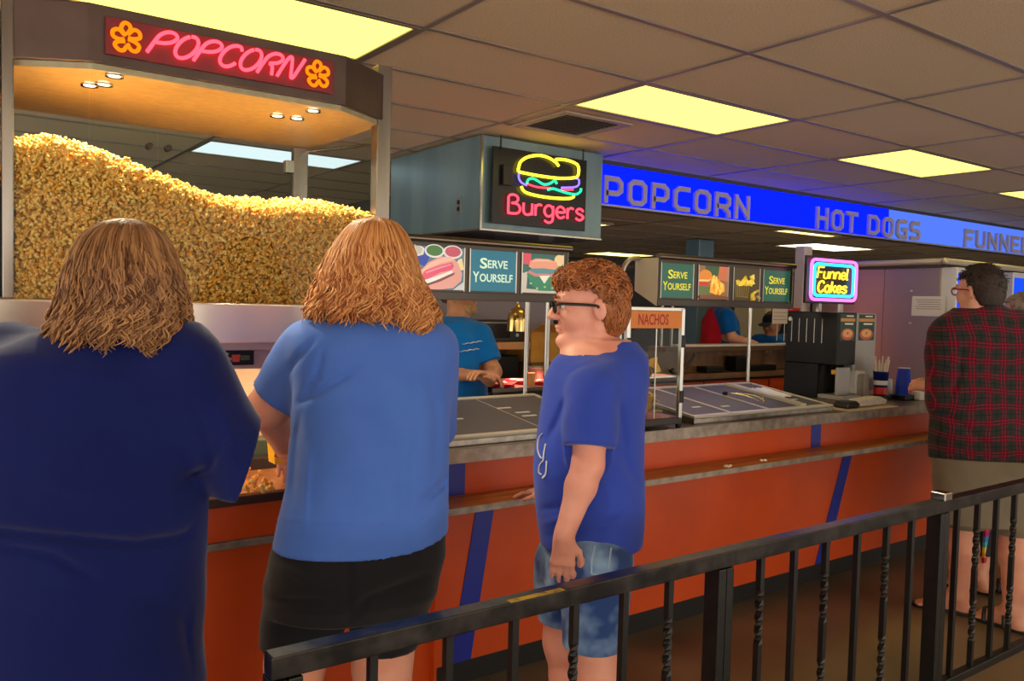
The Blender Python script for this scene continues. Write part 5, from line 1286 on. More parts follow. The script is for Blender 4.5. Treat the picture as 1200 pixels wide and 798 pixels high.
def fold(pts, w_, depth, D):
    """a soft crease in the near side of a garment, along a line seen at these places"""
    pts = [np.asarray(p, float) for p in pts]
    def fn(X, Y, Z):
        x, y, z = X - CAM[0], Y - CAM[1], Z - CAM[2]
        dd = x * _f[0] + y * _f[1] + z * _f[2]
        sx_ = 600 + FPX * (x * _r2[0] + y * _r2[1] + z * _r2[2]) / dd; sy_ = 399 - FPX * (x * _u2[0] + y * _u2[1] + z * _u2[2]) / dd
        best = None; n = len(pts) - 1
        for k in range(n):
            a, b = pts[k], pts[k + 1]; ab = b - a
            t = np.clip(((sx_ - a[0]) * ab[0] + (sy_ - a[1]) * ab[1]) / (ab @ ab), 0, 1)
            d2 = (sx_ - a[0] - t * ab[0]) ** 2 + (sy_ - a[1] - t * ab[1]) ** 2
            g = np.exp(-d2 / w_ ** 2) * np.clip(1.6 * (1 - abs(2 * (k + t) / n - 1)) + .15, 0, 1)
            best = g if best is None else np.maximum(best, g)
        return depth * best * (dd < D)
    return fn
def warp_sum(*f): return lambda X, Y, Z: sum(g(X, Y, Z) for g in f)

def sleeve_cut(S, c, d, q, lat, R=.15):
    """trim a sleeve square at c (direction d), only on the outer side of q along lat"""
    c, d, q, lat = map(lambda t: np.asarray(t, float), (c, d, q, lat))
    S.cut(lambda X, Y, Z: np.minimum(R - np.sqrt((X - c[0]) ** 2 + (Y - c[1]) ** 2 + (Z - c[2]) ** 2), np.minimum((X - c[0]) * d[0] + (Y - c[1]) * d[1] + (Z - c[2]) * d[2], (X - q[0]) * lat[0] + (Y - q[1]) * lat[1] + (Z - q[2]) * lat[2])))
def long_hair(root, m, D, rows, hc, yaw, seed, K=1500, bot=(400, 420), rdep=.11, waves=.006, fringe=None, NC=150):
    """rows: (py, px centre, px half width): outline of the hair seen from behind; locks of strands share their waves"""
    zs = np.array([atD(r[1], r[0], D)[2] for r in rows]); hw = np.array([r[2] * D / FPX for r in rows]); cxs = np.array([atD(r[1], r[0], D)[:2] for r in rows])
    o = np.argsort(zs); zs, hw, cxs = zs[o], hw[o], cxs[o]
    f2 = V3(cos(yaw), sin(yaw), 0); l2 = V3(-sin(yaw), cos(yaw), 0); ztop = zs[-1]
    def env(z): return np.interp(z, zs, hw)
    def ctr(z): return np.stack([np.interp(z, zs, cxs[:, 0]), np.interp(z, zs, cxs[:, 1])], -1)
    rng = np.random.RandomState(seed); T = 34
    cl = rng.randint(0, NC, K)
    phC = rng.uniform(radians(46), radians(314), NC); rhoC = np.sqrt(rng.uniform(.72, 1.0, NC)); zbC = np.array([atD(600, y, D)[2] for y in rng.uniform(bot[0], bot[1], NC)])
    if fringe is not None: zbC = zbC + fringe(phC, rng)
    frC = rng.uniform(5.5, 10, NC); ppC = rng.uniform(0, 6.28, NC); amC = rng.uniform(.5, 1.3, NC) * waves; swC = rng.uniform(-.30, .30, NC)
    zstC = ztop - .002 - .085 * rng.uniform(0, 1, NC) ** 1.8
    zb = zbC[cl] + rng.normal(0, .010, K); t = np.linspace(0, 1, T)[None, :]
    zst = np.minimum(zstC[cl] + rng.normal(0, .012, K), ztop - .0005); zst[::4] = ztop - rng.uniform(0, .006, len(zst[::4]))
    z = zst[:, None] + (zb - zst)[:, None] * (t ** .92)
    E = env(z); C2 = ctr(z)
    drop = np.clip((ztop - z) / .15, 0, 1); dep = rdep * np.sqrt(np.clip(1 - (1 - drop) ** 2, 0.0, 1)) * (1 + .12 * np.clip((ztop - z) / .3, 0, 1))
    conv = np.clip(1 - .55 * np.clip(t - .3, 0, 1), .4, 1)
    ph = (phC[cl] + 0)[:, None] + (rng.normal(0, .085, K)[:, None]) * conv + swC[cl][:, None] * t
    rho = np.clip(rhoC[cl] + rng.normal(0, .035, K), .6, 1.02)[:, None]
    fx, lx = np.cos(ph) * dep * rho, np.sin(ph) * E * rho
    fr = (frC[cl] * rng.normal(1, .03, K))[:, None]; pp = (ppC[cl] + rng.normal(0, .25, K))[:, None]; am = (amC[cl])[:, None] * np.clip(t * 1.7 - .3, 0, 1)
    w1_, w2_ = np.sin(fr * t * 3.14 + pp), np.cos(fr * t * 2.83 + pp)
    tx, ty = -np.sin(ph), np.cos(ph)
    fx = fx + am * (w1_ * tx * 1.3 + w2_ * .7 * np.cos(ph)); lx = lx + am * (w1_ * ty * 1.3 + w2_ * .7 * np.sin(ph))
    P = np.zeros((K, T, 3)); P[..., 0] = C2[..., 0] + f2[0] * fx + l2[0] * lx; P[..., 1] = C2[..., 1] + f2[1] * fx + l2[1] * lx; P[..., 2] = z
    ch = [strands(root, 'hair', m, P, .0021)]
    B = Blob(); zz = np.linspace(zb.mean() + .07, ztop - .011, 14)
    B.stack([(float(a_), float(ctr(a_)[0] - .010 * f2[0]), float(ctr(a_)[1] - .010 * f2[1]), max(.012, float(env(a_)) * .84), max(.012, rdep * .82 * float(np.sqrt(max(0.02, 1 - (1 - min(1, (ztop - a_) / .15)) ** 2))))) for a_ in zz], yaw, .02, 2.0)
    B.cut(lambda X, Y, Z: np.minimum(((X - hc[0]) * f2[0] + (Y - hc[1]) * f2[1]) - .035 + 0 * Z, hc[2] + .085 - Z + 0 * X))
    v, F = B.surf(.006); ch.append((loc_of(root, v), F))
    return join_build('hair', m, root, ch)

# ---------------------------------------------------------------- woman in the navy shirt (front left)
D = 1.75; P = lambda x, y, d=0.0: atD(x, y, D + d)
base = P(110, 800); yw = VIEWYAW(130) + .10
w1 = thing('person', 'person in a navy T-shirt with long wavy brown hair, seen from behind at the left', 'person', (base[0], base[1], 0), 'customers at the counter')
F_ = frame(yw, -.12); hc = P(144, 333, .02)
NAVY = cloth('navy_jersey', (10, 22, 84), (8, 17, 72))
# arms: shoulder, elbow, wrist
aR = [P(218, 436, .02), P(250, 530, .12), P(212, 530, .38)]; aL = [P(8, 432, .02), P(-38, 545, .10), P(0, 545, .36)]
B = Blob(); add_head(B, hc, F_, 1.0, .012, P(130, 418, -.01), .062)
tr = [(392, 128, 72, .085), (408, 124, 118, .12), (440, 116, 138, .14), (520, 110, 138, .15), (600, 106, 136, .16), (640, 104, 134, .15), (720, 101, 132, .17), (820, 98, 130, .17), (920, 98, 132, .17), (990, 98, 128, .15)]
B.stack(torso_levels(D, [(a, b, c - 14, d_ - .032) for a, b, c, d_ in tr], 0), yw, .03)
for A, s_ in ((aR, 1), (aL, -1)):
    B.chain(A, [.066, .052, .034], .03); dv = nrm(A[2] - A[1]); add_hand(B, A[2] + .01 * dv, dv, (0, 0, 1), .175, .5, s_ * -1)
hipz = P(98, 985)[2]; 
for q in (-1, 1):
    hp_ = P(98 + q * 66, 960); kn = V3(hp_[0], hp_[1], .46) + .01 * F_[0]; an = V3(kn[0], kn[1], .09) - .02 * F_[0] * V3(1, 1, 0)
    B.chain([hp_, kn, an], [.115, .075, .045], .03); add_foot(B, an, yw, .24, .045)
    if q == 1: kR, anR = kn, an
    else: kL, anL = kn, an
B.build('body', SKIN, w1, .0065)
face_parts(w1, hc, F_)
S = Blob(); S.stack(torso_levels(D, tr[:9], 0), yw, .03, 2.5)
for A, sg in ((aR, 1), (aL, -1)):
    e = lerp(A[1], A[2], .10); d2 = nrm(A[1] - A[0])
    S.cone(A[0] - .02 * d2, A[0] + .10 * d2, .086, .084, .06); S.cone(A[0] + .06 * d2, P(298, 566, .05) if sg > 0 else P(-72, 566, .05), .084, .086, .03)
wr = warp_sum(wrinkles(3, .0034), fold([(-60, 618), (0, 622), (60, 628), (160, 637), (205, 630), (247, 616)], 6, .016, D), fold([(-20, 636), (60, 650), (118, 682)], 6, .010, D), fold([(205, 566), (245, 548), (262, 515)], 5, .011, D + .1), fold([(258, 470), (272, 520), (270, 575)], 7, -.008, D + .1), fold([(225, 470), (245, 520), (248, 560)], 6, .008, D + .1), fold([(40, 405), (110, 425), (200, 412)], 9, .004, D), fold([(30, 560), (110, 585), (200, 575)], 14, -.008, D), fold([(150, 690), (215, 720), (232, 790)], 9, .006, D))
S.cut(lambda X, Y, Z: -(Z - P(98, 915)[2]))
RT_ = V3(sin(VIEWYAW(200)), -cos(VIEWYAW(200)), 0)
for A, sg, cx_, ax_ in ((aR, 1, 290, 246), (aL, -1, -64, -22)):
    sleeve_cut(S, P(cx_, 540, .04), nrm(.94 * sg * RT_ - V3(0, 0, .33)), P(ax_, 560), nrm(sg * RT_ - V3(0, 0, .0)), .34)
    S.cut(lambda X, Y, Z, q=P(ax_, 560), l_=sg * RT_, z_=P(ax_, 586)[2]: np.minimum(z_ - Z, (X - q[0]) * l_[0] + (Y - q[1]) * l_[1] + 0 * Z))
wr = warp_sum(wrinkles(3, .0034), fold([(-60, 618), (0, 622), (60, 628), (160, 637), (205, 630), (247, 616)], 6, .016, D), fold([(-20, 636), (60, 650), (118, 682)], 6, .010, D), fold([(205, 566), (245, 548), (262, 515)], 5, .011, D + .1), fold([(258, 470), (272, 520), (270, 575)], 7, -.008, D + .1), fold([(225, 470), (245, 520), (248, 560)], 6, .008, D + .1), fold([(40, 405), (110, 425), (200, 412)], 9, .004, D), fold([(30, 560), (110, 585), (200, 575)], 14, -.008, D), fold([(150, 690), (215, 720), (232, 790)], 9, .006, D))
S.cut(lambda X, Y, Z: -(Z - P(98, 915)[2]))
RT_ = V3(sin(VIEWYAW(200)), -cos(VIEWYAW(200)), 0)
for A, sg in ((aR, 1), (aL, -1)):
    d2 = nrm(A[1] - A[0]); dd = nrm(d2 - .45 * sg * RT_)
    sleeve_cut(S, A[1] + .045 * d2, dd, P(250 if sg > 0 else -26, 585), sg * RT_, .30)
S.build('shirt', NAVY, w1, .007, wr)
T_ = Blob(); T_.stack(torso_levels(D, [(880, 98, 132, .17), (940, 98, 135, .175), (1000, 98, 132, .16)], 0), yw, .03)
for hp0, kn, in ((P(164, 970), kR), (P(32, 970), kL)): T_.cone(hp0, lerp(hp0, kn, .9), .13, .10, .03)
T_.build('shorts', cloth('black_shorts_cloth', (20, 20, 26), (14, 14, 18)), w1, .009, wrinkles(9, .002))
for an in (anR, anL): sandal(w1, an, yw, .25, mat('grey_shoe_sole', (60, 58, 60), .6))
HAIR1 = mat('brown_hair', (84, 46, 26), .5, 0, (182, 134, 88), 9, 3, spec=.35, island=.6, lo=.2, hi=.8)
long_hair(w1, HAIR1, D, [(257, 150, 6), (259, 150, 18), (264, 149, 30), (272, 148, 41), (282, 147, 49), (300, 146, 57), (320, 146, 63), (340, 145, 67), (360, 144, 70), (380, 143, 75), (400, 143, 80), (425, 143, 84)], hc, yw, 11, 3000, (392, 418), .118, .011, NC=190)

# ---------------------------------------------------------------- woman in the light blue shirt (second)
D = 2.20; P = lambda x, y, d=0.0: atD(x, y, D + d)
base = P(415, 900); yw = VIEWYAW(430) + .12
w2 = thing('person', 'person in a light blue T-shirt and black shorts with long reddish hair, seen from behind', 'person', (base[0], base[1], 0), 'customers at the counter')
F_ = frame(yw, -.15); hc = P(438, 322, .02)
SKY = cloth('light_blue_jersey', (74, 112, 196), (62, 99, 184))
aL = [P(358, 420, .02), P(314, 478, .05), P(332, 520, .30)]; aR = [P(502, 420, .06), P(508, 500, .18), P(470, 520, .36)]
B = Blob(); add_head(B, hc, F_, 1.0, .010, P(436, 392, -.01), .06)
tr = [(368, 440, 44, .06), (378, 439, 76, .09), (390, 437, 90, .115), (405, 435, 95, .13), (450, 436, 92, .135), (510, 435, 91, .14), (570, 432, 94, .15), (610, 426, 99, .16), (640, 423, 102, .165), (690, 415, 88, .150), (708, 410, 78, .13)]
B.stack(torso_levels(D, [(a, b, c - 12, d_ - .03) for a, b, c, d_ in tr], 0), yw, .03)
B.chain(aL, [.064, .054, .034], .03); B.chain(aR, [.064, .052, .034], .03)
for A, s_ in ((aR, -1), (aL, 1)): dv = nrm(A[2] - A[1]); add_hand(B, A[2] + .01 * dv, dv, (0, 0, 1), .175, .7, s_)
lg = []
for hpx, kpx, apx in ((362, 346, 332), (458, 448, 446)):
    hp_ = P(hpx, 690); kn = P(kpx, 775, .01); an = P(apx, 965, .0); an[2] = .09; lg.append((hp_, kn, an))
    B.chain([hp_, kn, lerp(kn, an, .38) - .02 * F_[0] * V3(1, 1, 0), an], [.100, .078, .078, .042], .02); add_foot(B, an, yw, .24, .042)
B.build('body', SKIN, w2, .0065); face_parts(w2, hc, F_)
S = Blob(); S.stack(torso_levels(D, tr[:9], 0), yw, .03, 2.5)
dl = nrm(aL[1] - aL[0]); S.cone(aL[0] - .03 * dl, aL[0] + .05 * dl, .080, .076, .05); S.cone(aL[0] + .02 * dl, aL[1] - .03 * dl, .078, .074, .03)
dr = nrm(aR[1] - aR[0]); S.cone(aR[0] - .02 * dr, aR[1] - .0 * dr, .076, .068, .05)
hem = P(424, 636)[2]; RT_ = V3(sin(VIEWYAW(400)), -cos(VIEWYAW(400)), 0)
sleeve_cut(S, aL[1] - .040 * dl, dl, P(346, 470), -RT_, .15)
S.cut(lambda X, Y, Z: (hem + .030 * np.clip(((X - base[0]) * sin(yw) - (Y - base[1]) * cos(yw)) / .22, -.25, 1.2) ** 2 * 1.0) - Z)
wr = warp_sum(wrinkles(5, .0026, .9, (.1, .1, .3)), fold([(348, 474), (385, 452), (425, 430)], 4, .009, D), fold([(352, 470), (372, 440), (380, 405)], 4, .007, D), fold([(335, 440), (352, 415), (372, 395)], 4, .006, D), fold([(352, 480), (346, 540), (342, 600)], 5, .007, D), fold([(362, 520), (358, 580), (356, 630)], 4, -.005, D),
              fold([(484, 470), (474, 540), (470, 610)], 10, .009, D), fold([(492, 590), (512, 574), (530, 556)], 5, .012, D), fold([(488, 620), (512, 600), (530, 590)], 6, -.007, D), fold([(505, 440), (512, 500), (508, 560)], 7, .007, D), fold([(380, 430), (430, 445), (480, 425)], 16, .004, D), fold([(400, 500), (430, 540), (425, 600)], 14, -.004, D),
              fold([(322, 607), (400, 612), (470, 613), (535, 600)], 1.6, -.003, D))
S.build('shirt', SKY, w2, .006, wr)
T_ = Blob(); T_.stack(torso_levels(D, [(620, 425, 97, .155), (650, 421, 101, .17), (690, 414, 98, .170), (712, 409, 90, .145)], 0), yw, .03)
for hp_, kn, an in lg: 
    d2 = nrm(kn - hp_); rk = .100 if hp_ is lg[0][0] else .086; T_.chain([hp_, lerp(hp_, kn, .5), kn], [.116, rk + .006, rk], .018)
zc_ = P(400, 748)[2]
T_.cut(lambda X, Y, Z: zc_ - .02 - Z)
T_.build('shorts', cloth('black_knit_shorts', (26, 25, 30), (18, 17, 22)), w2, .0065, warp_sum(wrinkles(19, .0026), fold([(412, 722), (430, 702), (505, 672)], 6, .014, D), fold([(312, 702), (360, 704), (408, 706)], 5, .009, D), fold([(408, 640), (409, 690), (410, 735)], 5, .010, D), fold([(318, 660), (345, 672), (370, 690)], 5, -.005, D)))
for q in lg: sandal(w2, q[2], yw, .25, mat('grey_shoe_sole', (60, 58, 60), .6))
HAIR2 = mat('copper_hair', (146, 72, 34), .5, 0, (236, 174, 108), 9, 3, spec=.35, island=.55, lo=.2, hi=.8)
zR = FPX and D / FPX
long_hair(w2, HAIR2, D, [(255, 441, 5), (257, 441, 16), (262, 440, 27), (274, 439, 37), (285, 438, 44), (298, 437, 50), (319, 434, 57), (341, 436, 66), (352, 437, 71), (364, 437, 77), (386, 436, 80), (400, 436, 80)], hc, yw, 21, 2800, (358, 380), .118, .012, NC=170,
          fringe=lambda phi, rng: np.where(np.sin(phi) < -.35, -.035, 0.0))

# ---------------------------------------------------------------- the boy
D = 2.50; P = lambda x, y, d=0.0: atD(x, y, D + d)
va = VIEWYAW(690); bodyyaw = va + radians(84); headyaw = va + radians(101)
base = P(690, 800)
by = thing('person', 'boy with curly red hair and black glasses in a royal blue T-shirt and denim shorts', 'person', (base[0], base[1], 0), 'customers at the counter')
F_ = frame(headyaw, -.03); hs = 1.01; hc = P(690, 361)
ROYAL = cloth('royal_blue_jersey', (52, 74, 176), (42, 62, 160))
B = Blob(); add_head(B, hc, F_, hs, .004, P(711, 436, 0), .047)
F2 = frame(bodyyaw)[0]
trb = [(398, 706, 36, .08), (412, 704, 50, .12), (440, 699, 54, .135), (500, 692, 55, .145), (560, 690, 57, .15), (600, 690, 56, .15), (640, 690, 53, .15), (680, 689, 49, .145)]
B.stack([(a, b, c, d_ - .01, e - .01) for a, b, c, e, d_ in torso_levels(D, trb, 0)], bodyyaw, .03)
aN = [P(696, 452, -.145), P(689, 545, -.205), P(661, 628, -.22)]       # near (left) arm
aF = [P(690, 445, .16), P(672, 530, .24), P(640, 577, .46)]
ledge_hand = atZ(633, 578, .772)
aF[2] = ledge_hand + V3(-.02, -.085, .025)
aF[1] = lerp(aF[0], aF[2], .5) + V3(0, -.04, -.09)
B.chain([aN[0], lerp(aN[0], aN[1], .4), aN[1]], [.060, .054, .043], .03); B.chain([aN[1], lerp(aN[1], aN[2], .3), aN[2]], [.043, .042, .027], .02); B.chain(aF, [.058, .042, .027], .03)
L_ = frame(bodyyaw)[1]
dv = nrm(P(658, 672, -.19) - aN[2]); add_hand(B, aN[2], dv, L_, .165, .30, -1, .10, fold=[.42, .34, .28, .24])
dv = nrm(V3(-.25, .95, -.12)); add_hand(B, aF[2], dv, (0, 0, 1), .155, .22, -1)
lgb = []
for px, d_ in ((704, -.09), (672, .10)):
    hp_ = P(px - 6, 660, d_); kn = P(px - 8, 752, d_); an = P(px - 10, 915, d_); an[2] = .085; lgb.append((hp_, kn, an))
    B.chain([hp_, kn, lerp(kn, an, .35) - .018 * F2, an], [.095, .069, .066, .038], .03); add_foot(B, an, bodyyaw, .23, .036)
SKINB = mat('skin_pale_pink', (232, 164, 142), .5, 0, (220, 146, 124), 9, 4, .02, 120, sheen=.1)
B.build('body', SKINB, by, .0046); face_parts(by, hc, F_, hs, (70, 80, 80), (150, 86, 48), (186, 84, 84))
S = Blob(); tb = torso_levels(D, [(400, 713, 32, .07), (411, 710, 47, .10), (420, 705, 55, .13), (442, 699, 61, .15), (500, 693, 62, .16), (550, 690, 64, .165), (590, 691, 64, .165), (615, 692, 62, .165), (640, 692, 60, .16)], 0)
S.stack([(a, b, c, e, d_) for a, b, c, d_, e in tb], bodyyaw, .03, 2.3)
d2 = nrm(aN[1] - aN[0]); S.cone(aN[0] - .0 * d2, aN[0] + .095 * d2, .066, .076, .06); S.cone(aN[0] + .03 * d2, aN[0] + .20 * d2, .078, .076, .02)
d3 = nrm(aF[1] - aF[0]); S.cone(aF[0] - .02 * d3, aF[0] + .15 * d3, .085, .075, .05)
c1 = aN[0] + .175 * d2; NR_ = V3(-cos(va), -sin(va), 0)
sleeve_cut(S, c1, nrm(d2 + V3(0, 0, -.2)), P(690, 520, -.168), NR_, .24)
hem = P(690, 635)[2]
S.cut(lambda X, Y, Z: hem - Z)
a_, b_ = P(654, 434), P(738, 393); t_ = nrm(b_ - a_); up_ = nrm(np.cross(np.cross(t_, V3(0, 0, 1)), t_)); nk = P(707, 412); S.cut(lambda X, Y, Z: np.minimum((X - a_[0]) * up_[0] + (Y - a_[1]) * up_[1] + (Z - a_[2]) * up_[2], .115 - np.sqrt((X - nk[0]) ** 2 + (Y - nk[1]) ** 2 + 0 * Z)))
B_nk = Blob()
wr = warp_sum(wrinkles(31, .0030, 1.0, (.1, .1, .5)), fold([(632, 598), (665, 590), (705, 562)], 4, .009, D), fold([(634, 614), (665, 606), (700, 590)], 4, -.008, D), fold([(640, 628), (680, 622), (745, 590)], 5, .008, D), fold([(722, 450), (728, 500), (738, 560)], 6, .009, D), fold([(640, 520), (655, 490), (668, 455)], 5, .008, D), fold([(735, 600), (715, 618), (700, 634)], 5, -.007, D), fold([(662, 440), (680, 430), (700, 424)], 3, .004, D), fold([(715, 520), (735, 545), (750, 575)], 6, .006, D))
sh = S.build('shirt', ROYAL, by, .0055, wr)
T_ = Blob(); T_.stack([(a, b, c, e, d_) for a, b, c, d_, e in torso_levels(D, [(618, 691, 53, .155), (650, 689, 52, .155), (680, 687, 49, .15)], 0)], bodyyaw, .03)
hz = P(690, 741)[2]
for hp_, kn, an in lgb: T_.chain([hp_, kn], [.108, .092], .03)
T_.cut(lambda X, Y, Z: hz - Z)
DEN = mat('washed_denim', (30, 62, 122), .85, 0, (132, 166, 206), 7, 3, .25, 500, lo=.46, hi=.66, sheen=.1)
tz = T_.build('denim_shorts', DEN, by, .0055, wrinkles(41, .003, 1.2))
for q in lgb: sandal(by, q[2], bodyyaw, .24, mat('grey_shoe_sole', (60, 58, 60), .6))
bpy.context.view_layer.update()
from mathutils.bvhtree import BVHTree
def on_surface(obj, pxs, lift=.002):
    """points on a garment where it is seen at these places"""
    bv = BVHTree.FromPolygons([obj.parent.location + v.co for v in obj.data.vertices], [tuple(p.vertices) for p in obj.data.polygons]); out = []
    for px, py in pxs:
        d = Vector(tuple(nrm(ray(px, py)))); h = bv.ray_cast(Vector(tuple(CAM)), d)
        if h[0] is None: return None
        out.append(np.array(h[0] + h[1] * lift))
    return out
WPR = mat('white_shirt_print', (206, 206, 214), .8)
for st in (((636, 508), (632, 514), (631, 526), (634, 536), (638, 536)), ((637, 540), (633, 545), (632, 553), (635, 556)), ((640, 520), (638, 530), (637, 540)), ((641, 540), (640, 555), (636, 560))):
    q = on_surface(sh, st)
    if q: MB().tube(spline(q, 3), .0035, 6, flat=.5).build('shirt_print', WPR, sh)
for st in (((697, 640), (694, 655), (693, 672)), ((693, 672), (710, 675), (730, 668)), ((716, 642), (714, 655), (712, 666))):
    q = on_surface(tz, st, .0015)
    if q: MB().tube(q, .0028, 6).build('pocket_seam', mat('pale_stitch', (150, 172, 200), .8), tz)
# curls
f, l, u = F_; HP = lambda a, b, c_: hc + hs * (a * f + b * l + c_ * u)
CURL = mat('curly_red_hair', (112, 54, 22), .5, 0, (196, 122, 66), 30, 3, spec=.5, island=.5, lo=.2, hi=.8)
Hc = Blob(); Hc.ell(HP(-.014, 0, .048), hs * V3(.106, .087, .090), [f, l, u], .02); Hc.ell(HP(-.055, 0, -.005), hs * V3(.066, .078, .085), [f, l, u], .03); Hc.ell(HP(.045, 0, .088), hs * V3(.055, .062, .036), [f, l, u], .03)
def facecut(X, Y, Z):
    a_ = ((X - hc[0]) * f[0] + (Y - hc[1]) * f[1] + (Z - hc[2]) * f[2]) / hs; c_ = ((X - hc[0]) * u[0] + (Y - hc[1]) * u[1] + (Z - hc[2]) * u[2]) / hs
    return np.minimum(a_ - np.where(c_ > -.01, -.028 + .45 * np.clip(c_, 0, .06), -.032), .062 - c_)
Hc.cut(facecut)
Hc.cut(lambda X, Y, Z: -(((X - hc[0]) * u[0] + (Y - hc[1]) * u[1] + (Z - hc[2]) * u[2]) / hs + .078 - .0))
v, Fq = Hc.surf(.005, wrinkles(77, .004, 5.0)); ch = [(loc_of(by, v), Fq)]
rng = np.random.RandomState(3); paths = []
while len(paths) < 760:
    d = nrm(rng.normal(size=3)); fr_ = len(paths) >= 620
    p = (HP(.045, 0, .088) + hs * (d[0] * .056 * f + d[1] * .063 * l + d[2] * .037 * u)) if fr_ else HP(-.014, 0, .044) + hs * (d[0] * .106 * f + d[1] * .088 * l + d[2] * .094 * u)
    a_, c_ = ((p - hc) @ f) / hs, ((p - hc) @ u) / hs
    if fr_ and (d[0] < -.3 or c_ < .055): continue
    if not fr_ and c_ < .062 and a_ > -.028 + .45 * max(c_, 0): continue
    if not fr_ and c_ < -.02: 
        p = HP(-.055, 0, -.005) + hs * (d[0] * .066 * f + d[1] * .079 * l + d[2] * .085 * u); a_, c_ = ((p - hc) @ f) / hs, ((p - hc) @ u) / hs
        if c_ < -.075 or a_ > -.03: continue
    nn_ = nrm(d[0] / .106 * f + d[1] / .088 * l + d[2] / .094 * u); t1 = nrm(np.cross(nn_, rng.normal(size=3))); t2 = np.cross(nn_, t1)
    big = .5 + .5 * np.clip((c_ + .02) / .08, 0, 1); R_ = rng.uniform(.006, .0115) * big * hs; tt = np.linspace(0, 1, 18); an_ = tt * rng.uniform(5, 9.5)
    pts = p[None] + (R_ * np.cos(an_))[:, None] * t1 + (R_ * np.sin(an_))[:, None] * t2 + (np.linspace(-.002, .011 * big, 18))[:, None] * nn_ + (rng.uniform(-.012, .012) * tt)[:, None] * t1 - (.012 * tt * max(0, a_ * 8))[:, None] * u * (1 if a_ > .05 else 0)
    paths.append(pts)
ch.append(strands(by, 'hair', CURL, np.array(paths), .0030))
sh_ = []
while len(sh_) < 900:
    d = nrm(rng.normal(size=3)); p = HP(-.055, 0, -.005) + hs * (d[0] * .067 * f + d[1] * .080 * l + d[2] * .086 * u); a_, c_ = ((p - hc) @ f) / hs, ((p - hc) @ u) / hs
    if c_ < -.072 or c_ > .03 or a_ > -.034: continue
    nn_ = nrm(d[0] / .066 * f + d[1] / .079 * l + d[2] / .085 * u); dn_ = nrm(-u + .3 * f * 0 + rng.normal(0, .25, 3)); dn_ = nrm(dn_ - (dn_ @ nn_) * nn_)
    tt = np.linspace(0, 1, 18)[:, None]; sh_.append(p + tt * .024 * dn_ + (.003 * np.sin(tt * 3.0)) * nn_)
ch.append(strands(by, 'hair', CURL, np.array(sh_), .0020))
join_build('curly_hair', CURL, by, ch)
# glasses
gl = bpy.data.objects.new('glasses', None)
BLKF = mat('black_frame', (14, 12, 12), .25)
mb = MB()
for q in (-1, 1):
    c_ = HP(.108, q * .033, .004); mb.tube([c_ + hs * (.024 * cos(t) * np.sign(1) * l + .017 * sin(t) * u + .004 * abs(cos(t)) * 0 * f) for t in np.linspace(0, 2 * pi, 25)[:-1]], .0036, 6, True)
    mb.tube(spline([HP(.105, q * .057, .012), HP(.085, q * .074, .013), HP(.0, q * .086, .008), HP(-.012, q * .088, .0)], 5), .0046, 6)
mb.tube(spline([HP(.110, .010, .008), HP(.116, 0, .012), HP(.110, -.010, .008)], 4), .0025, 6)
g_ = mb.build('glasses', BLKF, by)
for q in (-1, 1): MB().lathe([(.0005, -.0005), (.0215 * hs, -.0005), (.0215 * hs, .0008), (.0005, .0008)], HP(.108, q * .033, .004), 20, f, cap=False).build('lens', G, g_)
# ---------------------------------------------------------------- man in the plaid shirt
D = 3.98; P = lambda x, y, d=0.0: atD(x, y, D + d)
va = VIEWYAW(1150); yw = va + radians(32); base = P(1155, 700)
pm_n = thing('person', 'person in a dark red plaid shirt and khaki shorts reaching for the cups', 'person', (base[0], base[1], 0), 'customers at the counter')
F_ = frame(va + radians(52), -.02); hc = P(1148, 342)
B = Blob(); add_head(B, hc, F_, 1.0, .004, P(1157, 378), .060)
tr = [(362, 1160, 40, .07), (372, 1160, 58, .10), (390, 1160, 68, .125), (430, 1161, 70, .14), (480, 1162, 70, .15), (530, 1161, 70, .15), (575, 1158, 66, .145), (600, 1156, 62, .14)]
B.stack(torso_levels(D, [(a, b, c - 6, d_ - .02) for a, b, c, d_ in tr], 0), yw, .03)
hand = atY(1076, 450, 2.22)
aL = [P(1112, 398, .0), P(1106, 470, -.02), hand + V3(-.02, -.09, -.01)]; aR = [P(1214, 398, .02), P(1226, 475, .0), P(1206, 500, .26)]
for A in (aL, aR): B.chain(A, [.060, .048, .030], .03)
dv = nrm(V3(-.12, .9, .1)); add_hand(B, aL[2], dv, nrm(V3(-.75, -.1, .6)), .17, .75, 1); dv = nrm(aR[2] - aR[1]); add_hand(B, aR[2], dv, (0, 0, 1), .17, .6, -1)
lgm = []
gl_, gr_ = atZ(1122, 718, 0.0), atZ(1186, 738, 0.0)
for hpx, g, yf in ((1132, gl_, radians(112)), (1186, gr_, radians(84))):
    hp_ = P(hpx, 575); an = V3(g[0], g[1], .095); kn = lerp(hp_, an, .50); kn[2] = .47; lgm.append((hp_, kn, an, yf))
    B.chain([hp_, kn, lerp(kn, an, .35) - .015 * V3(cos(yw), sin(yw), 0), an], [.105, .070, .066, .042], .03); add_foot(B, an, yf, .25, .038)
B.build('body', SKIN, pm_n, .006); face_parts(pm_n, hc, F_, 1.0, (60, 45, 35), (50, 34, 24))
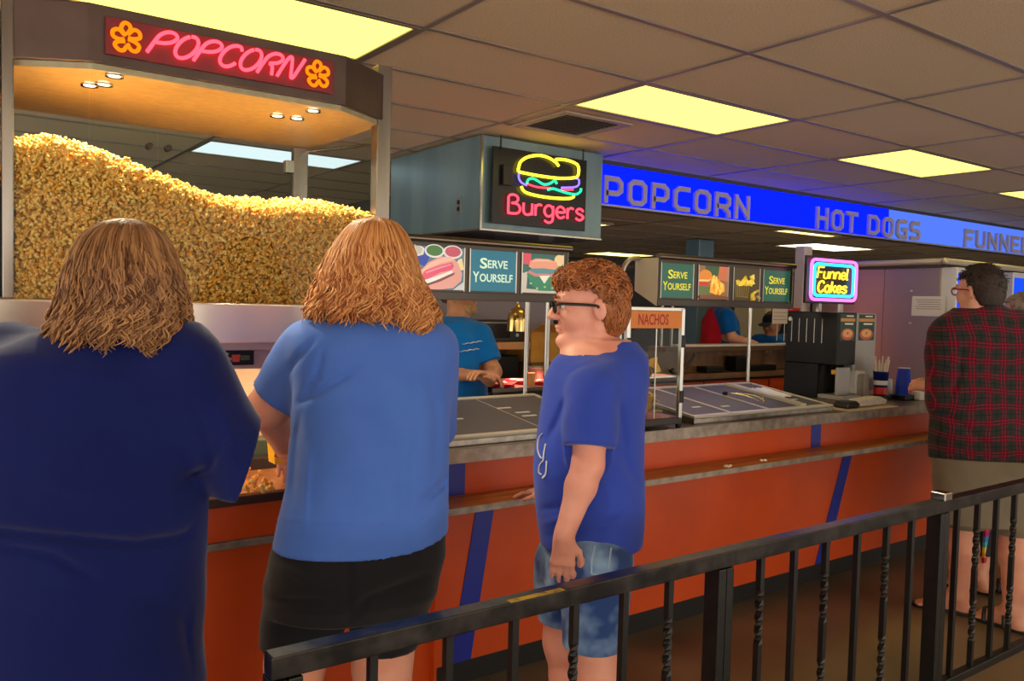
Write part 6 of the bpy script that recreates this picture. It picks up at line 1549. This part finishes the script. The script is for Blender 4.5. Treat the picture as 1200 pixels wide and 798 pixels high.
def plaid():
    mt = bpy.data.materials.new('plaid_flannel'); mt.use_nodes = True; nt = mt.node_tree; b = nt.nodes['Principled BSDF']; b.inputs['Roughness'].default_value = .9; b.inputs['Sheen Weight'].default_value = .1; b.inputs['Specular IOR Level'].default_value = .15
    tc = nt.nodes.new('ShaderNodeTexCoord'); mp = nt.nodes.new('ShaderNodeMapping'); mp.inputs['Rotation'].default_value = (0, 0, -(yw - pi / 2)); nt.links.new(tc.outputs['Object'], mp.inputs['Vector'])
    nz = nt.nodes.new('ShaderNodeTexNoise'); nz.inputs['Scale'].default_value = 5; nt.links.new(tc.outputs['Object'], nz.inputs['Vector'])
    va_ = nt.nodes.new('ShaderNodeVectorMath'); va_.operation = 'SCALE'; va_.inputs['Scale'].default_value = .05; nt.links.new(nz.outputs['Color'], va_.inputs[0])
    ad = nt.nodes.new('ShaderNodeVectorMath'); nt.links.new(mp.outputs['Vector'], ad.inputs[0]); nt.links.new(va_.outputs[0], ad.inputs[1])
    sx_ = nt.nodes.new('ShaderNodeSeparateXYZ'); nt.links.new(ad.outputs[0], sx_.inputs[0])
    def M(op, a, b_=None):
        n = nt.nodes.new('ShaderNodeMath'); n.operation = op
        for k, q in enumerate((a, b_)):
            if q is None: continue
            if isinstance(q, (int, float)): n.inputs[k].default_value = q
            else: nt.links.new(q, n.inputs[k])
        return n.outputs[0]
    xs2 = sx_.outputs['X']
    def band(c, per, cen, wd):
        f_ = M('FRACT', M('ADD', M('DIVIDE', c, per), 10)); return M('LESS_THAN', M('ABSOLUTE', M('SUBTRACT', f_, cen)), wd)
    def mixc(base_, fac, col, k=1.0):
        n = nt.nodes.new('ShaderNodeMix'); n.data_type = 'RGBA'; nt.links.new(M('MULTIPLY', fac, k), n.inputs[0])
        if isinstance(base_, tuple): n.inputs[6].default_value = rgba(base_)
        else: nt.links.new(base_, n.inputs[6])
        n.inputs[7].default_value = rgba(col); return n.outputs[2]
    per = .072; col = (84, 17, 34)
    for ax_ in (xs2, sx_.outputs['Z']): col = mixc(col, band(ax_, per, .5, .24), (28, 52, 48), .60)
    for ax_ in (xs2, sx_.outputs['Z']):
        col = mixc(col, band(ax_, per, .10, .022), (158, 30, 54), .6); col = mixc(col, band(ax_, per, .90, .022), (158, 30, 54), .5); col = mixc(col, band(ax_, per, .5, .03), (14, 16, 24), .5)
    nt.links.new(col, b.inputs['Base Color']); return mt
S = Blob(); S.stack(torso_levels(D, tr[:6] + [(540, 1161, 70, .15)], 0), yw, .03, 2.5)
for A in (aL, aR):
    d2 = nrm(A[1] - A[0]); S.chain([A[0] - .01 * d2, A[0] + .06 * d2, A[1]], [.082, .080, .066], .05); S.cone(A[1], lerp(A[1], A[2], .86), .064, .048, .03)
hem = P(1160, 537)[2]; S.cut(lambda X, Y, Z: hem + .02 * np.sin((X + Y) * 9) * .5 - Z)
S.cone(P(1158, 366, -.02), P(1160, 372, .02), .072, .088, .03)
SHm = plaid()
S.build('plaid_shirt', SHm, pm_n, .006, warp_sum(wrinkles(51, .0028), fold([(1112, 470), (1125, 440), (1128, 405)], 4, .010, D), fold([(1100, 480), (1130, 500), (1165, 530)], 5, .007, D), fold([(1120, 410), (1150, 430), (1190, 440)], 7, .006, D)))
T_ = Blob(); T_.stack(torso_levels(D, [(525, 1160, 64, .14), (560, 1159, 66, .15), (590, 1157, 63, .145), (612, 1155, 60, .14)], 0), yw, .03)
for hp_, kn, an, yf in lgm: T_.chain([hp_, kn + V3(0, 0, .0)], [.118, .098], .03)
hz = P(1150, 621)[2]; T_.cut(lambda X, Y, Z: hz - Z)
T_.build('khaki_shorts', cloth('khaki_cotton', (124, 112, 94), (104, 94, 78), .2), pm_n, .006, wrinkles(61, .004, 1.2))
SAND = mat('black_sandal', (24, 20, 20), .5)
for q in lgm: sandal(pm_n, q[2], q[3], .26, SAND)
f, l, u = F_; HP = lambda a, b, c_: hc + (a * f + b * l + c_ * u)
Hc = Blob(); Hc.ell(HP(-.014, 0, .038), V3(.105, .085, .094), [f, l, u], .02); Hc.ell(HP(-.055, 0, -.01), V3(.062, .074, .085), [f, l, u], .03)
def facecut2(X, Y, Z):
    a_ = (X - hc[0]) * f[0] + (Y - hc[1]) * f[1] + (Z - hc[2]) * f[2]; c_ = (X - hc[0]) * u[0] + (Y - hc[1]) * u[1] + (Z - hc[2]) * u[2]
    return np.minimum(a_ - np.where(c_ > -.01, -.02 + .6 * np.clip(c_, 0, .07), -.032), .066 - c_)
Hc.cut(facecut2); Hc.cut(lambda X, Y, Z: -((X - hc[0]) * u[0] + (Y - hc[1]) * u[1] + (Z - hc[2]) * u[2] + .070))
DKH = mat('dark_brown_hair', (34, 24, 20), .55, 0, (62, 44, 36), 60, 3, .5, 300)
v, Fq = Hc.surf(.005, wrinkles(71, .002, 5.0)); ch = [(loc_of(pm_n, v), Fq)]
rng = np.random.RandomState(8); sh_ = []
while len(sh_) < 1400:
    d = nrm(rng.normal(size=3)); p = HP(-.014, 0, .038) + (d[0] * .105 * f + d[1] * .085 * l + d[2] * .094 * u); a_, c_ = ((p - hc) @ f), ((p - hc) @ u)
    if c_ < .066 and a_ > -.03 + .6 * max(c_, 0) or c_ < -.03: continue
    dn_ = nrm(-.7 * u + .5 * f + rng.normal(0, .35, 3)); dn_ = nrm(dn_ - (dn_ @ d) * d)
    tt = np.linspace(0, 1, 10)[:, None]; sh_.append(p + tt * .022 * dn_ + .005 * np.sin(tt * 2.6) * d)
ch.append(strands(pm_n, 'hair', DKH, np.array(sh_), .0018)); join_build('short_hair', DKH, pm_n, ch)
RG = mat('dark_red_frame', (150, 20, 40), .3)
mb = MB()
for q in (-1, 1):
    c_ = HP(.108, q * .033, .004); mb.tube([c_ + (.024 * cos(t) * l + .018 * sin(t) * u) for t in np.linspace(0, 2 * pi, 25)[:-1]], .0032, 6, True)
    mb.tube(spline([HP(.105, q * .057, .012), HP(.085, q * .074, .013), HP(.0, q * .086, .008), HP(-.012, q * .088, .0)], 5), .0036, 6)
mb.tube(spline([HP(.110, .010, .008), HP(.116, 0, .012), HP(.110, -.010, .008)], 4), .0025, 6)
g_ = mb.build('glasses', RG, pm_n)
for q in (-1, 1): MB().lathe([(.0005, -.0005), (.0215, -.0005), (.0215, .0008), (.0005, .0008)], HP(.108, q * .033, .004), 20, f, cap=False).build('lens', G, g_)

# ---------------------------------------------------------------- simpler standing people further away
def stand(label, group, D, px, head_py, yaw_off, head_off, rows, arms, skin, shirt_m, pants_m, hem_py, feet, s=1.0, hairm=None, cap=None, res=.006, pants_z=.1, res2=.007, pitch=-.1, shoe=None, collar=None):
    P = lambda x, y, d=0.0: atD(x, y, D + d)
    va = VIEWYAW(px); yw = va + yaw_off; bs = P(px, 600)
    root = thing('person', label, 'person', (bs[0], bs[1], 0), group)
    Fh = frame(va + head_off, pitch); hc = P(px + rows[0], head_py); lv = rows[1:]
    B = Blob(); add_head(B, hc, Fh, s, .004, P(lv[1][1], lv[1][0]), .055)
    B.stack(torso_levels(D, [(a, b, c - 4, d_ - .02) for a, b, c, d_ in lv], 0), yw, .03)
    for A in arms: B.chain(A[:3], [.052, .042, .028], .03); dv = nrm(A[2] - A[1]); add_hand(B, A[2], A[3] if len(A) > 3 else dv, (0, 0, 1), .17, .6, A[4] if len(A) > 4 else 1)
    lz = P(lv[-1][1], lv[-1][0]); lat = V3(-sin(yw), cos(yw), 0); fw = V3(cos(yw), sin(yw), 0); lg = []
    for q in (-1, 1):
        hp_ = lz + .09 * q * lat; hp_[2] = .82 * s; kn = V3(hp_[0], hp_[1], .46 * s); an = V3(hp_[0], hp_[1], .09) - .03 * fw
        if feet and feet.get(q) is not None: an = feet[q].copy(); an[2] = .09; kn = lerp(hp_, an, .5)
        B.chain([hp_, kn, an], [.095, .066, .040], .03); add_foot(B, an, yw, .24, .036); lg.append((hp_, kn, an))
    bd = B.build('body', skin, root, res); face_parts(root, hc, Fh, s)
    S = Blob(); S.stack(torso_levels(D, [q for q in lv if q[0] <= hem_py] + [(hem_py, lv[-1][1], lv[-1][2], lv[-1][3])], 0), yw, .03, 2.4)
    for A in arms:
        d2 = nrm(A[1] - A[0]); S.cone(A[0] - .01 * d2, lerp(A[0], A[1], .80), .078, .068, .045)
    for A in arms:
        d2 = nrm(A[1] - A[0]); sg = 1 if (A[0] - P(lv[2][1], lv[2][0])) @ lat > 0 else -1; c0 = lerp(A[0], A[1], .72); sleeve_cut(S, c0, d2, c0 - .075 * sg * lat, sg * lat, .11)
    sh = S.build('shirt', shirt_m, root, res2, wrinkles(int(px), .0025))
    T_ = Blob(); T_.stack([(lz[2] - .05, lz[0], lz[1], .16 * s, .12), (lz[2] + .10, lz[0], lz[1], .165 * s, .125)], yw, .03)
    for hp_, kn, an in lg: T_.chain([hp_ + V3(0, 0, .08), kn, an], [.108, .080, .062], .03)
    T_.cut(lambda X, Y, Z: pants_z - Z); T_.build('trousers', pants_m, root, .009, wrinkles(int(px) + 1, .003))
    f, l, u = Fh; HP = lambda a, b, c_: hc + s * (a * f + b * l + c_ * u)
    if hairm is not None:
        Hc = Blob(); Hc.ell(HP(-.014, 0, .040), s * V3(.108, .088, .095), [f, l, u], .02); Hc.ell(HP(-.05, 0, -.012), s * V3(.066, .078, .088), [f, l, u], .03)
        Hc.cut(lambda X, Y, Z: np.minimum(((X - hc[0]) * f[0] + (Y - hc[1]) * f[1] + (Z - hc[2]) * f[2]) + .02, s * .07 - ((X - hc[0]) * u[0] + (Y - hc[1]) * u[1] + (Z - hc[2]) * u[2])))
        Hc.cut(lambda X, Y, Z: -((X - hc[0]) * u[0] + (Y - hc[1]) * u[1] + (Z - hc[2]) * u[2] + .075 * s)); Hc.build('hair', hairm, root, .005, wrinkles(9, .004, 5.0))
    if cap is not None:
        Cc = Blob(); Cc.ell(HP(-.012, 0, .042), s * V3(.110, .090, .094), [f, l, u], .02); Cc.cut(lambda X, Y, Z: -((X - hc[0]) * u[0] + (Y - hc[1]) * u[1] + (Z - hc[2]) * u[2] - .03 * s + .0))
        cp = Cc.build('cap', cap, root, .005)
        Br = Blob(); Br.ell(HP(.12, 0, .040), s * V3(.075, .075, .010), [f, l, u], .01); Br.cut(lambda X, Y, Z: -((X - hc[0]) * f[0] + (Y - hc[1]) * f[1] + (Z - hc[2]) * f[2] - .07)); Br.build('brim', cap, cp, .004)
    for hp_, kn, an in lg: sandal(root, an, yw, .25, shoe or mat('dark_shoe', (26, 24, 24), .5))
    return root, sh, hc, Fh, yw, bd
# ---- server behind the counter
D = 4.45; P = lambda x, y, d=0.0: atD(x, y, D + d)
TEAL = cloth('teal_blue_jersey', (4, 104, 186), (4, 92, 168))
arR = [P(518, 398, -.04), P(524, 438, -.10), P(556, 440, -.22), nrm(P(580, 438, -.22) - P(556, 440, -.22)), 1]
arL = [P(562, 396, .0), P(578, 436, -.04), P(573, 446, -.24), nrm(P(562, 436, -.30) - P(573, 446, -.24)), -1]
r = stand('person behind the food bar in a teal T-shirt with clasped hands', 'workers behind the counter', D, 538, 341, -radians(118), -radians(122),
          [2, (371, 536, 16, .06), (377, 537, 30, .09), (392, 539, 36, .12), (420, 541, 36, .125), (460, 540, 37, .13), (500, 540, 38, .13)], (arR, arL), SKIN2, TEAL, cloth('dark_trousers', (30, 30, 38), (24, 24, 30)), 500, None, 1.0, mat('brown_short_hair', (70, 48, 34), .6, 0, (100, 74, 52), 40, 3), cloth('royal_cap', (20, 60, 190), (16, 50, 170)), .005)
root_, sh_o, hc, Fh, yw, bd = r
for k, y in enumerate((403, 412)):
    q = on_surface(sh_o, [(541 + k * -4 + 3.4 * i, y - .55 * i + (.8 if i % 2 else 0)) for i in range(8)], .003)
    if q: MB().tube(q, [.001, .003, .004, .005, .006, .006, .006, .004], 6, flat=.5).build('shirt_print', WPR, sh_o)
mb = MB(); f, l, u = Fh; nb = P(537, 375)
mb.tube([nb + .075 * (cos(t) * V3(cos(yw), sin(yw), 0) * 1.0 + sin(t) * V3(-sin(yw), cos(yw), 0)) + V3(0, 0, -.006 - .022 * cos(t)) for t in np.linspace(0, 2 * pi, 25)[:-1]], .007, 8, True); mb.build('collar', mat('grey_collar', (150, 150, 150), .8), sh_o)
Bd = Blob(); Bd.ell(hc + .074 * f - .090 * u, V3(.032, .040, .030), [f, l, u], .02)
for q in (-1, 1): Bd.cone(hc + .066 * f - .088 * u + q * .02 * l, hc + .0 * f - .05 * u + q * .066 * l, .022, .014, .02)
Bd.build('stubble_beard', mat('sandy_stubble', (190, 150, 104), .8, 0, (160, 120, 80), 90, 3, .3, 300), root_, .004)
# ---- grey-haired person at the right edge
D = 4.62; P = lambda x, y, d=0.0: atD(x, y, D + d)
ft = {1: atZ(1146, 694, 0.0), -1: atZ(1200, 700, 0.0)}
r = stand('person with short grey hair in dark grey trousers, mostly hidden behind the plaid shirt', 'customers at the counter', D, 1196, 369, radians(70), radians(40),
          [0, (394, 1192, 20, .06), (402, 1190, 36, .09), (420, 1188, 42, .12), (470, 1186, 42, .13), (530, 1184, 42, .13), (570, 1180, 40, .13)],
          ([P(1155, 420), P(1152, 475), P(1160, 500, .2)], [P(1226, 420), P(1230, 475), P(1215, 500, .2)]), SKIN, cloth('grey_jersey', (110, 108, 116), (96, 94, 102)), cloth('dark_grey_leggings', (62, 58, 58), (52, 50, 50)), 560, ft, .97, mat('grey_hair', (168, 150, 132), .6, 0, (120, 104, 92), 50, 3, .5, 300), None, .007, .20, .009, -.05, SAND)
q = P(1157, 610, -.24)
mb = MB(); rb = [(230, 180, 30), (210, 40, 50), (150, 30, 100), (40, 120, 190), (60, 170, 190), (240, 200, 30), (230, 150, 30), (190, 40, 40)]
ms = []
for k, c_ in enumerate(rb):
    mb.cm = k; ms.append(mat('rainbow_%d' % k, c_, .7)); z1 = q[2] - .028 * k; mb.box(q[0] - .025, q[0] + .025, q[1] - .006, q[1] + .006, z1 - .028, z1)
mb.build('rainbow_strap', None, r[0], mats=ms)
# ---- two workers beyond the pass
BLUEW = cloth('worker_blue_jersey', (0, 92, 176), (0, 80, 156))
D = 7.85; P = lambda x, y, d=0.0: atD(x, y, D + d)
r = stand('worker with a red vest over a blue T-shirt beyond the back counter', 'workers behind the counter', D, 844, 343, -radians(80), -radians(85),
          [0, (358, 844, 8, .06), (364, 845, 14, .12), (376, 845, 16, .17), (395, 845, 17, .18), (420, 845, 17, .18), (440, 845, 17, .17)],
          ([P(852, 372, -.16), P(858, 396, -.17), P(882, 402, -.16)], [P(850, 372, .16), P(862, 396, .2), P(880, 402, .1)]), SKIN, BLUEW, cloth('dark_trousers', (30, 30, 38), (24, 24, 30)), 440, None, 1.0, mat('brown_short_hair', (70, 48, 34), .6), None, .009, .1, .009)
Ap = Blob(); lvA = torso_levels(D, [(362, 845, 12, .12), (376, 845, 17, .18), (400, 845, 18.5, .195), (440, 845, 18.5, .195)], 0); Ap.stack(lvA, r[4], .02, 2.4); fwd = V3(cos(r[4]), sin(r[4]), 0); cA = P(845, 390)
Ap.cut(lambda X, Y, Z: (X - cA[0]) * fwd[0] + (Y - cA[1]) * fwd[1] + .02 + 0 * Z); Ap.build('red_vest', cloth('red_vest_cloth', (176, 20, 44), (156, 16, 38)), r[0], .009)
D = 8.1; P = lambda x, y, d=0.0: atD(x, y, D + d)
stand('worker in a dark cap and blue T-shirt looking down beyond the back counter', 'workers behind the counter', D, 904, 380, radians(165), radians(150),
      [0, (393, 903, 9, .06), (397, 903, 16, .09), (405, 903, 21, .12), (425, 903, 21, .12), (450, 903, 20, .12)],
      ([P(888, 402), P(886, 422), P(892, 432, -.2)], [P(919, 402), P(921, 422), P(912, 432, -.2)]), SKIN2, BLUEW, cloth('dark_trousers', (30, 30, 38), (24, 24, 30)), 450, None, .92, mat('brown_short_hair', (70, 48, 34), .6), cloth('navy_cap', (20, 26, 60), (16, 20, 50)), .009, .1, .009, -.3)
